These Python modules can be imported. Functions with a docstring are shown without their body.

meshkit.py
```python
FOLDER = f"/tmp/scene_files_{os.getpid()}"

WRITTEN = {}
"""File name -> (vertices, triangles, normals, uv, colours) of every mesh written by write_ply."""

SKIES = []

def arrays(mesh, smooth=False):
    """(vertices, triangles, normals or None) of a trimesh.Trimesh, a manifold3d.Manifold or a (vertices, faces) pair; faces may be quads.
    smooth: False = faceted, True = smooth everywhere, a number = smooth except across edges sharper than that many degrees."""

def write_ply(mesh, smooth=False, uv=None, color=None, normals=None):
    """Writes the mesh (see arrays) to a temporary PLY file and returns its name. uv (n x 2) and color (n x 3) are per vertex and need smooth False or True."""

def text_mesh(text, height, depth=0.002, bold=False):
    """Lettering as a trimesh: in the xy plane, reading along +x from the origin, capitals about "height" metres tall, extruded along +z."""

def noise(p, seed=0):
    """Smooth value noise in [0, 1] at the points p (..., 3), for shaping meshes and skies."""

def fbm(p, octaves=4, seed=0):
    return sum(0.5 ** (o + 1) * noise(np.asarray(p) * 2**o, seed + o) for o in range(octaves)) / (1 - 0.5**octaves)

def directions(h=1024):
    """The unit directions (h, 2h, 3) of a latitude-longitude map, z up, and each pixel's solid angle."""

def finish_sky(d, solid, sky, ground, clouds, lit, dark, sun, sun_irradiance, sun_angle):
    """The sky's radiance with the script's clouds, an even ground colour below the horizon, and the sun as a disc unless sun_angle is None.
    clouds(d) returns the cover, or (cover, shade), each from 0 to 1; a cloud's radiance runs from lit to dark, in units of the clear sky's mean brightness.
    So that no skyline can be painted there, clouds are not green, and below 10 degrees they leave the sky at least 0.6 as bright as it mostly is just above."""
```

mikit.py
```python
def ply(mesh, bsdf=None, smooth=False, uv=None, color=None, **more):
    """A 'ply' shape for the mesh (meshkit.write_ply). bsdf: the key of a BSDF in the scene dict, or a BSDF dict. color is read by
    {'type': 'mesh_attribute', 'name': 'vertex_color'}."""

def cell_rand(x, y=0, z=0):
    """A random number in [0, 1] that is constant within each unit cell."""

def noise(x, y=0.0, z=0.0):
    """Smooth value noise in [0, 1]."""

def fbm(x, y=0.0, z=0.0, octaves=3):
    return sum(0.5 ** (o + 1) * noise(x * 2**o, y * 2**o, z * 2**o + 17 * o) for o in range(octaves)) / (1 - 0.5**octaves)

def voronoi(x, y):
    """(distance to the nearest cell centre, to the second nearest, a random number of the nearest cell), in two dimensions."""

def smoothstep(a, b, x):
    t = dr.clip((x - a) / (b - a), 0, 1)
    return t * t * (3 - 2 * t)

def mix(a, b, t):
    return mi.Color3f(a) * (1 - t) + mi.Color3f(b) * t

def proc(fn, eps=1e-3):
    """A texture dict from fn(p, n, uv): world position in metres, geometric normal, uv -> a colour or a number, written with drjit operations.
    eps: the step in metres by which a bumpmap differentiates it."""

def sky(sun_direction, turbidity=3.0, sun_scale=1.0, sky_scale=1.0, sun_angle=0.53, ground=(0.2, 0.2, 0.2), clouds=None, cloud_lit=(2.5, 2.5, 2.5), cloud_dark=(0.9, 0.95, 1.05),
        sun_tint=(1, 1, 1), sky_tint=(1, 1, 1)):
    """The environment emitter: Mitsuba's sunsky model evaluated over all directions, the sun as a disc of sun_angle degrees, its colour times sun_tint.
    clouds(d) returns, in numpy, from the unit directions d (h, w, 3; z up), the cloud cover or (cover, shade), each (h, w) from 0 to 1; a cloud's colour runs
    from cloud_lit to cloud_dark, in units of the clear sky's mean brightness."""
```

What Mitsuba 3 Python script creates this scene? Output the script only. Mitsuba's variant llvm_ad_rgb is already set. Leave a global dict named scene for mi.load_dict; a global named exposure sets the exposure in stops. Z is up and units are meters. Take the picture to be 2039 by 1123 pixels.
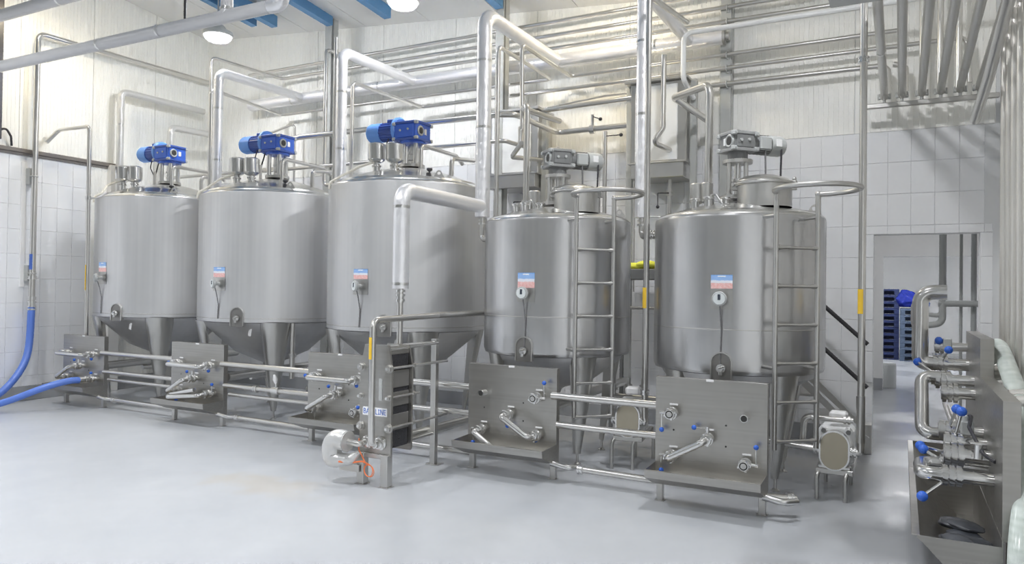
import math, random, numpy as np, trimesh, mitsuba as mi, drjit as dr, mikit, meshkit
from shapely.geometry import Polygon, LineString, Point, box as sbox
from shapely.ops import unary_union

scene, labels = {'type': 'scene'}, {}
TR = mi.ScalarTransform4f
rng = random.Random(7)
exposure = 0.45

# ------------------------------------------------------------------ camera
F, W, H = 1465.75, 2039.0, 1123.0
YAW, PITCH, ROLL, EYE = 0.486846, 0.0110923, 0.0138775, 1.6
_f = np.array([-math.sin(YAW) * math.cos(PITCH), math.cos(YAW) * math.cos(PITCH), math.sin(PITCH)])
_r0 = np.array([math.cos(YAW), math.sin(YAW), 0.0])
_u0 = np.cross(_r0, _f)
_up = -math.sin(ROLL) * _r0 + math.cos(ROLL) * _u0
scene['camera'] = {'type': 'perspective', 'fov': math.degrees(2 * math.atan(W / 2 / F)), 'fov_axis': 'x', 'near_clip': 0.05, 'far_clip': 200.0,
                   'to_world': TR().look_at(origin=[0, 0, EYE], target=(np.array([0, 0, EYE]) + _f).tolist(), up=_up.tolist())}

# ------------------------------------------------------------------ lamps: (x, y, z, kind); the emitting lenses are built with the lamps further down
LAMP_COOL, LAMP_WARM, LAMP_VIEW, LAMP_RIGHT = (285., 289., 296.), (62., 53., 37.), (125., 127., 131.), (190., 192., 197.)
LAMPS = [(-8.30, 6.97, 5.02, 'v'), (-5.29, 7.11, 5.02, 'v'),                       # the two in view
         (-9.75, 5.6, 5.35, 'w'), (-3.15, 7.75, 5.05, 'w'),                        # just above the frame: their glow lies on the walls
         (-1.0, 5.4, 4.9, 'r'), (-8.3, 2.4, 5.0, 'c'), (-4.6, 2.4, 5.0, 'c'),
         (-1.4, 0.6, 5.0, 'c'), (-6.4, -2.4, 5.0, 'c')]

# ------------------------------------------------------------------ materials
def P(c, rough=0.4, metal=0.0, **k):
    col = c if isinstance(c, dict) else {'type': 'rgb', 'value': [float(v) for v in c]}
    r = rough if isinstance(rough, dict) else float(rough)
    return {'type': 'principled', 'base_color': col, 'roughness': r, 'metallic': float(metal), **k}

def two(b): return {'type': 'twosided', 'bsdf': b}
def bump(b, fn, scale, eps=1e-3): return {'type': 'bumpmap', 'texture': mikit.proc(fn, eps), 'scale': scale, 'bsdf': b}

def c_brushed(p, n, uv):
    s = mikit.noise(p.x * 34, p.y * 34, p.z * 0.5) * 0.6 + mikit.noise(p.x * 9, p.y * 9, p.z * 0.35) * 0.4
    return mikit.mix((0.68, 0.68, 0.685), (0.78, 0.78, 0.78), s)

def c_brushed_fine(p, n, uv):
    s = mikit.noise(p.x * 30, p.y * 30, p.z * 0.4) * 0.6 + mikit.noise(p.x * 8, p.y * 8, p.z * 0.3) * 0.4
    return mikit.mix((0.56, 0.56, 0.565), (0.69, 0.69, 0.69), s)

def c_board(p, n, uv):
    s = mikit.fbm(p.x * 5, p.y * 5, p.z * 5) * 0.5 + mikit.noise(p.x * 3, p.y * 60, p.z * 70) * 0.5
    return mikit.mix((0.41, 0.40, 0.375), (0.51, 0.50, 0.475), s)

def b_foil(p, n, uv):
    return mikit.fbm(p.x * 30, p.y * 30, p.z * 22, 3) + 0.7 * mikit.noise(p.x * 12, p.y * 12, p.z * 9)

def c_floor(p, n, uv):
    big = mikit.fbm(p.x * 0.7, p.y * 0.7, 3.0)
    fine = mikit.fbm(p.x * 6, p.y * 6, 9.0)
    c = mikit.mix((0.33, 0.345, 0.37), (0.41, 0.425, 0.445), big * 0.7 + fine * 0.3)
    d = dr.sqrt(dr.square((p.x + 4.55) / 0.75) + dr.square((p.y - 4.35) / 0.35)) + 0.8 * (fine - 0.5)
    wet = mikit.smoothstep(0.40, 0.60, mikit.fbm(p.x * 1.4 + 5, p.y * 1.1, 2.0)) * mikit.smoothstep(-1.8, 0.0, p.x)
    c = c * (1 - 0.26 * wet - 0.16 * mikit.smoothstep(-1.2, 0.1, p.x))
    return mikit.mix(c, (0.42, 0.36, 0.27), (1 - mikit.smoothstep(0.2, 1.0, d)) * 0.35)

def r_floor(p, n, uv):
    wet = mikit.smoothstep(0.42, 0.6, mikit.fbm(p.x * 1.4 + 5, p.y * 1.1, 2.0))
    right = mikit.smoothstep(-2.0, 0.2, p.x)
    return 0.34 - 0.17 * wet * (0.35 + 0.65 * right)

def b_floor(p, n, uv): return mikit.fbm(p.x * 9, p.y * 7, 1.0, 3)

def c_panel(p, n, uv):
    return mikit.mix((0.83, 0.83, 0.80), (0.87, 0.87, 0.84), mikit.fbm(p.x * 1.3, p.y * 1.3, p.z * 1.1))

def c_sticker(p, n, uv):
    # printed sheet: blue heading band, red band below, a light gap and a white title line; v runs upwards
    v, u = uv.y, uv.x
    wob = 0.05 * mikit.noise(u * 14, v * 9)
    c = mikit.mix((0.80, 0.42, 0.40), (0.86, 0.62, 0.60), mikit.noise(u * 22, v * 16))
    c = mikit.mix(c, (0.78, 0.80, 0.88), mikit.smoothstep(0.40, 0.46, v + wob))
    c = mikit.mix(c, (0.30, 0.48, 0.80), mikit.smoothstep(0.58, 0.66, v + wob))
    c = mikit.mix(c, (0.20, 0.36, 0.70), mikit.smoothstep(0.93, 0.95, v))
    t = mikit.smoothstep(0.84, 0.86, v) * (1 - mikit.smoothstep(0.93, 0.94, v)) * mikit.smoothstep(0.3, 0.33, u) * (1 - mikit.smoothstep(0.67, 0.7, u))
    return mikit.mix(c, (0.85, 0.88, 0.95), t)

def c_hose(p, n, uv): return mikit.mix((0.46, 0.52, 0.48), (0.62, 0.67, 0.64), mikit.noise(p.x * 20, p.y * 20, p.z * 60))

MATS = {
    'tank_steel': P(mikit.proc(c_brushed), 0.44, 1.0),
    'tank_steel_fine': P(mikit.proc(c_brushed_fine), 0.27, 1.0),
    'board_steel': P(mikit.proc(c_board), 0.36, 1.0),
    'bright_steel': P((0.78, 0.78, 0.77), 0.16, 1.0),
    'pipe_steel': P((0.72, 0.71, 0.685), 0.23, 1.0),
    'riser_steel': P((0.78, 0.76, 0.72), 0.35, 0.7),
    'satin_steel': P((0.60, 0.595, 0.575), 0.33, 1.0),
    'foil': bump(P((0.93, 0.93, 0.95), 0.34, 0.75), b_foil, 0.006),
    'white_foil': bump(P((0.68, 0.68, 0.67), 0.30, 0.6), b_foil, 0.008),
    'jacket': P((0.60, 0.60, 0.61), 0.40, 0.2),
    'blue_paint': P((0.035, 0.11, 0.50), 0.32, 0.0, specular=0.5),
    'light_blue_paint': P((0.12, 0.29, 0.70), 0.35, 0.0, specular=0.5),
    'navy_paint': P((0.04, 0.085, 0.33), 0.35, 0.0, specular=0.5),
    'grey_paint': P((0.17, 0.175, 0.175), 0.42),
    'frame_grey': P((0.27, 0.275, 0.275), 0.4),
    'cable_grey': P((0.16, 0.16, 0.165), 0.5),
    'light_grey_paint': P((0.42, 0.435, 0.43), 0.40),
    'black_rubber': P((0.025, 0.025, 0.03), 0.45),
    'dark_bore': P((0.03, 0.03, 0.028), 0.6),
    'white_plastic': P((0.82, 0.82, 0.82), 0.35),
    'white_paint': P((0.78, 0.79, 0.79), 0.35),
    'cream_cable': P((0.74, 0.71, 0.62), 0.5),
    'ball_blue': P((0.03, 0.12, 0.55), 0.25),
    'yellow_tag': P((0.80, 0.52, 0.04), 0.45),
    'yellow_cloth': P((0.72, 0.72, 0.08), 0.7),
    'tile_white': P((0.80, 0.81, 0.83), 0.22, specular=0.45),
    'grout': P((0.66, 0.67, 0.68), 0.8),
    'panel_cream': two(P(mikit.proc(c_panel), 0.5, specular=0.35)),
    'ceiling_white': P((0.64, 0.64, 0.625), 0.55),
    'wall_white': P((0.78, 0.78, 0.77), 0.55),
    'skirting_grey': P((0.32, 0.33, 0.345), 0.5),
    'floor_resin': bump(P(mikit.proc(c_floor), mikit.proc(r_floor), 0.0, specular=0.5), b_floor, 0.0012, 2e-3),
    'beam_blue': P((0.085, 0.22, 0.40), 0.45),
    'column_grey': P((0.40, 0.41, 0.40), 0.5),
    'ledge_brown': P((0.17, 0.155, 0.145), 0.6),
    'right_cladding': P((0.50, 0.485, 0.455), 0.38, 0.55),
    'hose_blue': P((0.10, 0.20, 0.62), 0.28, specular=0.5, clearcoat=0.4),
    'hose_clear': P(mikit.proc(c_hose), 0.22, specular=0.5),
    'orange_wire': P((0.80, 0.20, 0.07), 0.45),
    'plate_dark': P((0.045, 0.045, 0.05), 0.5),
    'plate_grey': P((0.26, 0.255, 0.245), 0.42, 0.7),
    'sign_white': P((0.85, 0.86, 0.88), 0.45),
    'sign_blue': P((0.06, 0.13, 0.45), 0.5),
    'pallet_blue': P((0.008, 0.018, 0.08), 0.45),
    'pallet_grey_blue': P((0.05, 0.075, 0.12), 0.5),
    'sack_blue': P((0.012, 0.025, 0.26), 0.35),
    'red_print': P((0.70, 0.08, 0.06), 0.5),
    'rail_black': P((0.05, 0.05, 0.055), 0.35, 0.6),
    'brass_oval': P((0.46, 0.42, 0.33), 0.30, 1.0),
    'lens_dark': P((0.06, 0.07, 0.09), 0.15),
    'sticker': P(mikit.proc(c_sticker), 0.4),
    'glass_dial': P((0.70, 0.74, 0.74), 0.15),
    'grey_cloth': P((0.05, 0.055, 0.065), 0.35),
}
scene.update(MATS)

# ------------------------------------------------------------------ naming helpers
def numbered(k):
    used = lambda q: q in scene or q in labels or q in _roots
    if not used(k): return k
    i = 1
    while used(f'{k}_{i:03d}'): i += 1
    return f'{k}_{i:03d}'
_roots = set()

def thing(name, label, cat, group=None, kind=None):
    k = numbered(name); _roots.add(k)
    labels[k] = {'label': label, 'category': cat}
    if group: labels[k]['group'] = group
    if kind: labels[k]['kind'] = kind
    return k

def solo(name, label, cat, mesh, m, group=None, smooth=32, **more):
    k = thing(name, label, cat, group)
    scene[k] = mikit.ply(mesh, m, smooth, **more)
    return k

def part(parent, name, mesh, m, label=None, smooth=32, **more):
    k = numbered(parent + '__' + name)
    scene[k] = mikit.ply(mesh, m, smooth, **more) if not isinstance(mesh, dict) else mesh
    if label: labels[k] = {'label': label}
    return k

def struct(name, mesh, m, label=None, smooth=False):
    k = numbered(name)
    if mesh is not None: scene[k] = mikit.ply(mesh, m, smooth)
    else: _roots.add(k)
    labels[k] = {'kind': 'structure'}
    if label: labels[k]['label'] = label
    return k

# ------------------------------------------------------------------ mesh helpers
def TM(v, f): return trimesh.Trimesh(np.asarray(v, float), np.asarray(f, int), process=False)
def merge(*ms):
    out = []
    for m in ms: out += list(m) if isinstance(m, (list, tuple)) else [m]
    return trimesh.util.concatenate(out) if len(out) > 1 else out[0]
def mv(m, x=0, y=0, z=0): m = m.copy(); m.apply_translation([x, y, z]); return m
def rot(m, deg, axis=(0, 0, 1), at=(0, 0, 0)):
    m = m.copy(); m.apply_transform(trimesh.transformations.rotation_matrix(math.radians(deg), axis, at)); return m

def box(x0, x1, y0, y1, z0, z1, b=0.0):
    if b <= 0:
        m = trimesh.creation.box([x1 - x0, y1 - y0, z1 - z0]); m.apply_translation([(x0 + x1) / 2, (y0 + y1) / 2, (z0 + z1) / 2]); return TM(m.vertices, m.faces)
    b = min(b, (x1 - x0) * .49, (y1 - y0) * .49, (z1 - z0) * .49)
    pts = []
    for sx in (0, 1):
        for sy in (0, 1):
            for sz in (0, 1):
                x, y, z = (x1, x0)[sx], (y1, y0)[sy], (z1, z0)[sz]
                dx, dy, dz = (-b, b)[sx], (-b, b)[sy], (-b, b)[sz]
                pts += [(x + dx, y + dy, z), (x + dx, y, z + dz), (x, y + dy, z + dz)]
    h = trimesh.convex.convex_hull(np.array(pts)); return TM(h.vertices, h.faces)

def outward(m):
    if m.volume < 0: m = TM(m.vertices, np.array(m.faces)[:, ::-1])
    return m

def fillet(path, rb, n=7):
    p = [np.asarray(q, float) for q in path]
    if len(p) < 3 or not rb: return p
    out = [p[0]]
    for i in range(1, len(p) - 1):
        a, b = p[i - 1] - p[i], p[i + 1] - p[i]
        la, lb = np.linalg.norm(a), np.linalg.norm(b); a, b = a / la, b / lb
        ca = np.clip(a @ b, -1, 1)
        if ca < -0.9995: out.append(p[i]); continue
        half = math.acos(ca) / 2
        t = min(rb / math.tan(half), la * .49, lb * .49); r = t * math.tan(half)
        c = p[i] + (a + b) / np.linalg.norm(a + b) * (r / math.sin(half))
        u = p[i] + a * t - c; w = p[i] + b * t - c
        tot = math.pi - 2 * half
        e1 = u / np.linalg.norm(u); e2 = w - (w @ e1) * e1; e2 /= np.linalg.norm(e2)
        for k in range(n + 1):
            th = tot * k / n; out.append(c + r * (math.cos(th) * e1 + math.sin(th) * e2))
    out.append(p[-1]); return out

def sweep(pts, r, n=12, cap=True, closed=False):
    pts = np.array(pts, float); m = len(pts)
    rr = np.broadcast_to(np.asarray(r, float), (m,))
    if closed: t = np.roll(pts, -1, 0) - np.roll(pts, 1, 0)
    else: t = np.gradient(pts, axis=0)
    t /= np.linalg.norm(t, axis=1, keepdims=True) + 1e-12
    ref = np.array([0, 0, 1.0]) if abs(t[0][2]) < .9 else np.array([1.0, 0, 0])
    nrm = np.cross(t[0], ref); nrm /= np.linalg.norm(nrm)
    ang = np.linspace(0, 2 * math.pi, n, endpoint=False); V = []
    for i in range(m):
        nrm = nrm - (nrm @ t[i]) * t[i]; nrm /= np.linalg.norm(nrm)
        bn = np.cross(t[i], nrm)
        V.append(pts[i] + rr[i] * (np.cos(ang)[:, None] * nrm + np.sin(ang)[:, None] * bn))
    V = np.vstack(V); Fs = []
    for i in range(m if closed else m - 1):
        a, b = i * n, ((i + 1) % m) * n
        for k in range(n):
            k2 = (k + 1) % n
            Fs += [(a + k, b + k2, b + k), (a + k, a + k2, b + k2)]
    if cap and not closed:
        V = np.vstack([V, V[:n], V[-n:], pts[:1], pts[-1:]]); c0 = m * n
        for k in range(n):
            k2 = (k + 1) % n
            Fs += [(c0 + 2 * n, c0 + k2, c0 + k), (c0 + 2 * n + 1, c0 + n + k, c0 + n + k2)]
    return outward(TM(V, Fs))

def tube(path, r, rb=None, n=12):
    return sweep(fillet(path, rb if rb is not None else r * 2.6), r, n)

def cyl(p0, p1, r, n=16): return sweep([p0, p1], r, n)

def rings(p0, p1, spots, r, w, n=16):
    """short collars of radius r and width w at the distances of spots along the line p0-p1"""
    p0, p1 = np.array(p0, float), np.array(p1, float); d = (p1 - p0) / np.linalg.norm(p1 - p0)
    return [cyl(p0 + d * (s - w / 2), p0 + d * (s + w / 2), r, n) for s in spots]

def lathe(prof, n=48, at=(0, 0, 0)):
    prof = np.array(prof, float); m = len(prof); a = np.linspace(0, 2 * math.pi, n, endpoint=False)
    V = np.array([[r * math.cos(t), r * math.sin(t), z] for r, z in prof for t in a]) + np.array(at)
    Fs = []
    for i in range(m - 1):
        for k in range(n):
            k2 = (k + 1) % n; A, B, C, D = i * n + k, i * n + k2, (i + 1) * n + k2, (i + 1) * n + k
            if prof[i][0] > 1e-6: Fs.append((A, B, C))
            if prof[i + 1][0] > 1e-6: Fs.append((A, C, D))
    m_ = TM(V, Fs); m_.merge_vertices(); return outward(TM(m_.vertices, m_.faces))

def aim(m, d, at=(0, 0, 0)):
    """turns a mesh built along +z so that it points along d and moves it to at"""
    R = trimesh.geometry.align_vectors([0, 0, 1], np.asarray(d, float) / np.linalg.norm(d)); m = m.copy(); m.apply_transform(R); m.apply_translation(at); return m

def ball(c, r, s=2): m = trimesh.creation.icosphere(subdivisions=s, radius=r); m.apply_translation(c); return TM(m.vertices, m.faces)

def ext(poly, d, plane='xz', at=0.0):
    """extrudes a shapely polygon; plane 'xz': drawn in x,z and deep along +y from at; 'yz': along +x; 'xy': along +z"""
    ms = []
    for g in (poly.geoms if hasattr(poly, 'geoms') else [poly]):
        m = trimesh.creation.extrude_polygon(g, d, engine='earcut'); v, f = np.array(m.vertices), np.array(m.faces)
        if plane == 'xz': v = np.c_[v[:, 0], at + d - v[:, 2], v[:, 1]]; 
        elif plane == 'yz': v = np.c_[at + v[:, 2], v[:, 0], v[:, 1]]
        else: v = np.c_[v[:, 0], v[:, 1], at + v[:, 2]]
        ms.append(TM(v, f))
    return merge(ms)

def torus(c, R, r, axis=(0, 0, 1), a0=0, a1=360, n=40, m=10):
    full = abs(a1 - a0) >= 360
    th = np.radians(np.linspace(a0, a1, n, endpoint=not full))
    pts = np.c_[R * np.cos(th), R * np.sin(th), 0 * th]
    return aim(sweep(pts, r, m, closed=full), axis, c)
def polar(c, r, phi, z):
    """point on a circle about c; phi in degrees from the -y direction towards +x"""
    return np.array([c[0] + r * math.sin(math.radians(phi)), c[1] - r * math.cos(math.radians(phi)), z])


# ================================================================== THE ROOM
YW, XL, XR, YB = 8.72, -10.60, 0.80, -10.0
def ceil_z(x, y): return 4.94 - 0.083 * x + 0.10 * (YW - y)
TILE_W, TILE_H = 0.2165, 0.3335
DOOR = (-0.265, 0.694, 2.245)

struct('floor', box(XL - .2, XR + 8, YB - .2, 30, -0.12, 0.0), 'floor_resin', 'smooth grey resin floor, wet in places')

# back wall: slab with the doorway cut out
wall = unary_union([sbox(XL - .2, 0, XR + .25, 6.2)]).difference(sbox(DOOR[0], -1, DOOR[1], DOOR[2]))
wb = struct('wall_back', ext(wall, 0.18, 'xz', YW), 'grout')
wl = struct('wall_left', box(XL - .18, XL, YB, YW + .18, 0, 7.4), 'grout')
wr = struct('wall_right', box(XR + .06, XR + .2, YB, YW + .18, 0, 7.0), 'wall_white')
struct('wall_front', box(XL - .2, XR + .2, YB - .18, YB, 0, 7.6), 'panel_cream')

# white tiles: 0.2165 x 0.3335 m, each its own piece, joints recessed
tile_mesh = box(0.0012, TILE_W - .0012, -0.008, 0.004, 0.0012, TILE_H - .0012, 0.002)
tile_ply = mikit.ply(tile_mesh, 'tile_white', False)
tiny_tiles = []
def seen(p):
    """whether a point lies inside the frame and not behind one of the five tank shells"""
    v = np.asarray(p, float) - [0, 0, EYE]; d = v @ _f
    R = np.cross(_f, _up)
    if d < .1: return 0
    x, y = W / 2 + F * (v @ R) / d, H / 2 - F * (v @ _up) / d
    if not (-10 < x < W + 10 and -10 < y < H + 10): return 0
    for (cx, cy, r, z0, z1) in ((-1.276, 6.65, .68, .96, 2.28), (-3.013, 6.65, .68, 1.0, 2.3), (-5.077, 7, .87, 1.15, 2.78), (-7.211, 7, .87, 1.18, 2.78), (-9.309, 7, .87, 1.18, 2.8)):
        t = (cx * v[0] + cy * v[1]) / (v[0] ** 2 + v[1] ** 2)
        if 0 < t < 1 and math.hypot(cx - t * v[0], cy - t * v[1]) < r and z0 < EYE + t * v[2] < z1: return 0
    return 1 / d
spots = []
x0 = -0.355 + TILE_W * 6
i0 = int((XL - x0) / TILE_W) - 1
for i in range(i0, 1):
    for j in range(10):
        xa = max(x0 + (i - 1) * TILE_W, XL); z = 0.0 + j * TILE_H
        c = (xa + TILE_W / 2, YW, z + TILE_H / 2)
        if xa + TILE_W > XR + .02: continue
        if DOOR[0] - .13 < c[0] < DOOR[1] + .09 and z < DOOR[2] - .03: continue
        spots.append((seen(c), 'b', xa, z))
for i in range(20):
    for j in range(10):
        ya = 7.06 - (i + 1) * TILE_W; z = j * TILE_H
        spots.append((seen((XL, ya + .1, z + .17)), 'l', ya, z))
spots.sort(key=lambda s: -s[0])
nb = {'b': 0, 'l': 0}; rest = {'b': [], 'l': []}
for s, w, a, z in spots:
    m = TR().translate([a, YW, z]) if w == 'b' else TR().translate([XL, a, z]) @ TR().rotate([0, 0, 1], 90)
    if s > 0 and nb[w] < 290:
        nb[w] += 1; scene[numbered(('wall_back' if w == 'b' else 'wall_left') + '__tile')] = {**tile_ply, 'to_world': m}
    else:
        rest[w].append(mv(tile_mesh, a, YW, z) if w == 'b' else mv(rot(tile_mesh, 90), XL, a, z))
for w, k in (('b', wb), ('l', wl)):
    if rest[w]: q = part(k, 'hidden_tile', merge(*rest[w]), 'tile_white', smooth=False); labels[q] = {'kind': 'stuff', 'label': 'white wall tiles behind the machinery'}
# cut tiles beside and above the doorway
for (a, b, c, d) in [(DOOR[0] - .12, DOOR[0], 0, 2.245), (DOOR[1], XR, 0, 0.66)]:
    pass
for j in range(7):
    z = j * TILE_H
    if z < DOOR[2]:
        z2 = min(z + TILE_H, DOOR[2])
        part(wb, 'tile', mv(box(.002, .098, -.008, .004, .002, z2 - z - .002, .003), DOOR[0] - .1, YW, z), 'tile_white', smooth=False)
        part(wb, 'tile', mv(box(.002, .102, -.008, .004, .002, z2 - z - .002, .003), DOOR[1] + .004, YW, z), 'tile_white', smooth=False)
for i in range(6):
    xa = max(-.355 + .002 + (i) * TILE_W - TILE_W * 0, -.355); xb = min(xa + TILE_W, XR)
    if xb - xa > .03: part(wb, 'tile', mv(box(.002, xb - xa - .002, -.008, .004, .001, 7 * TILE_H - DOOR[2] - .002, .003), xa, YW, DOOR[2]), 'tile_white', smooth=False)
# grey skirting along the tiled walls
struct('baseboard_back', merge(box(XL, DOOR[0], YW - .014, YW, 0, .185, .004), box(DOOR[1], XR, YW - .014, YW, 0, .185, .004)), 'skirting_grey')
struct('baseboard_left', box(XL, XL + .016, YB, YW, 0, .20, .004), 'skirting_grey')
# cream sandwich panels with fine ribs, 1.27 m wide
def ribbed(width, h0, h1, ribs=25, depth=.003):
    pts = [(0.004, 0.0)]
    p = (width - .008) / ribs
    for k in range(ribs):
        a = .004 + k * p
        pts += [(a, -.012), (a + p * .84, -.012), (a + p * .88, -.012 + depth), (a + p * .96, -.012 + depth)]
    pts += [(width - .004, -.012), (width - .004, 0.0)]
    m = trimesh.creation.extrude_polygon(Polygon(pts), 1.0, engine='earcut')
    v = np.array(m.vertices); v[:, 2] = h0 + v[:, 2] * (h1 - h0); return TM(v, m.faces)
xs = [XL + .0, -9.37, -8.10, -6.82, -5.55, -4.28, -3.0, -1.74, -0.46, XR + .02]
for a, b in zip(xs[:-1], xs[1:]):
    part(wb, 'panel', mv(ribbed(b - a, 3.335, 6.0, max(4, int((b - a) / .051))), a, YW, 0), 'panel_cream', smooth=False)
y = YW; k = 0
while y > YB:
    w = 1.02; lo = 3.41 if y - w < 7.1 else 3.41
    part(wl, 'panel', mv(rot(ribbed(w, 3.41 if k > 1 else 0.2, 7.3, 20), 90), XL, y - w, 0), 'panel_cream', smooth=False)
    if k == 1: pass
    y -= w; k += 1
struct('trim_1', merge(box(XL, XL + .05, YB, 7.08, 3.375, 3.43, .006), box(XL, XL + .03, YB, 7.08, 3.345, 3.375)), 'ledge_brown', 'dark ledge on top of the left wall tiles')
struct('column_left', box(XL, XL + .10, 6.92, 7.10, 0, 3.40, .006), 'wall_white', 'white boxed pilaster at the end of the tiled left wall')
# ceiling: a sloping deck of flat panels
def slab(x0, x1, y0, y1, t=.1, low=0.0):
    v = [(x, y, ceil_z(x, y) + dz) for dz in (low, low + t) for x, y in ((x0, y0), (x1, y0), (x1, y1), (x0, y1))]
    return TM(v, [(0, 2, 1), (0, 3, 2), (4, 5, 6), (4, 6, 7), (0, 1, 5), (0, 5, 4), (1, 2, 6), (1, 6, 5), (2, 3, 7), (2, 7, 6), (3, 0, 4), (3, 4, 7)])
ce = struct('ceiling', slab(XL - .2, XR + .3, YB - .2, YW + .2, .1, .03), 'ceiling_white')
xc = XL
while xc < XR:
    part(ce, 'panel', slab(xc + .004, min(xc + 1.15, XR + .2) - .004, YB, YW, .06, 0.0), 'ceiling_white', smooth=False); xc += 1.15
# blue roof beams and their grey columns
def beam(x, y0, y1, z0, z1, w=.11, h=.16):
    v = [(x + sx * w / 2, yy, zz + dz) for yy, zz in ((y0, z0), (y1, z1)) for dz in (0, h) for sx in (-1, 1)]
    return TM(v, [(0, 1, 3), (0, 3, 2), (4, 7, 5), (4, 6, 7), (0, 4, 5), (0, 5, 1), (2, 3, 7), (2, 7, 6), (0, 2, 6), (0, 6, 4), (1, 5, 7), (1, 7, 3)])
BE = [(-7.50, 8.30, 5.47, 'blue roof beam running out to the grey column in the corner half of the room'), (-4.58, 8.2, 5.20, 'blue roof beam above the tall insulated pipe of the middle tank'),
      (-8.68, 7.95, 5.53, 'short blue roof purlin, left of the two that end above the hanging lamp'), (-8.36, 8.05, 5.50, 'short blue roof purlin, right of the two that end above the hanging lamp'), (-6.36, 8.2, 5.36, 'blue roof beam behind the bright middle lamp')]
for x, y1, z1, lab in BE:
    solo('roof_beam', lab, 'beam', beam(x, -1.0, y1, z1 + .085 * (y1 + 1), z1), 'beam_blue', 'blue roof beams', smooth=False)
for x, y, top, lab in ((-7.53, 8.36, 5.62, 'grey steel wall column in front of the cream panels, under the blue beam'), (-4.58, 8.28, 5.36, 'grey steel wall column behind the tallest insulated pipe'), (-1.80, 8.62, 5.05, 'grey steel wall column carrying pipe clamps at the end of the foil pipe')):
    solo('wall_column', lab, 'column', merge(box(x - .06, x + .06, y - .005, y + .005 + .09, 0, top, .003), box(x - .06, x + .06, y - .06, y - .045, 0, top, .003), box(x - .004, x + .004, y - .05, y, 0, top)), 'column_grey', smooth=False)

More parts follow.
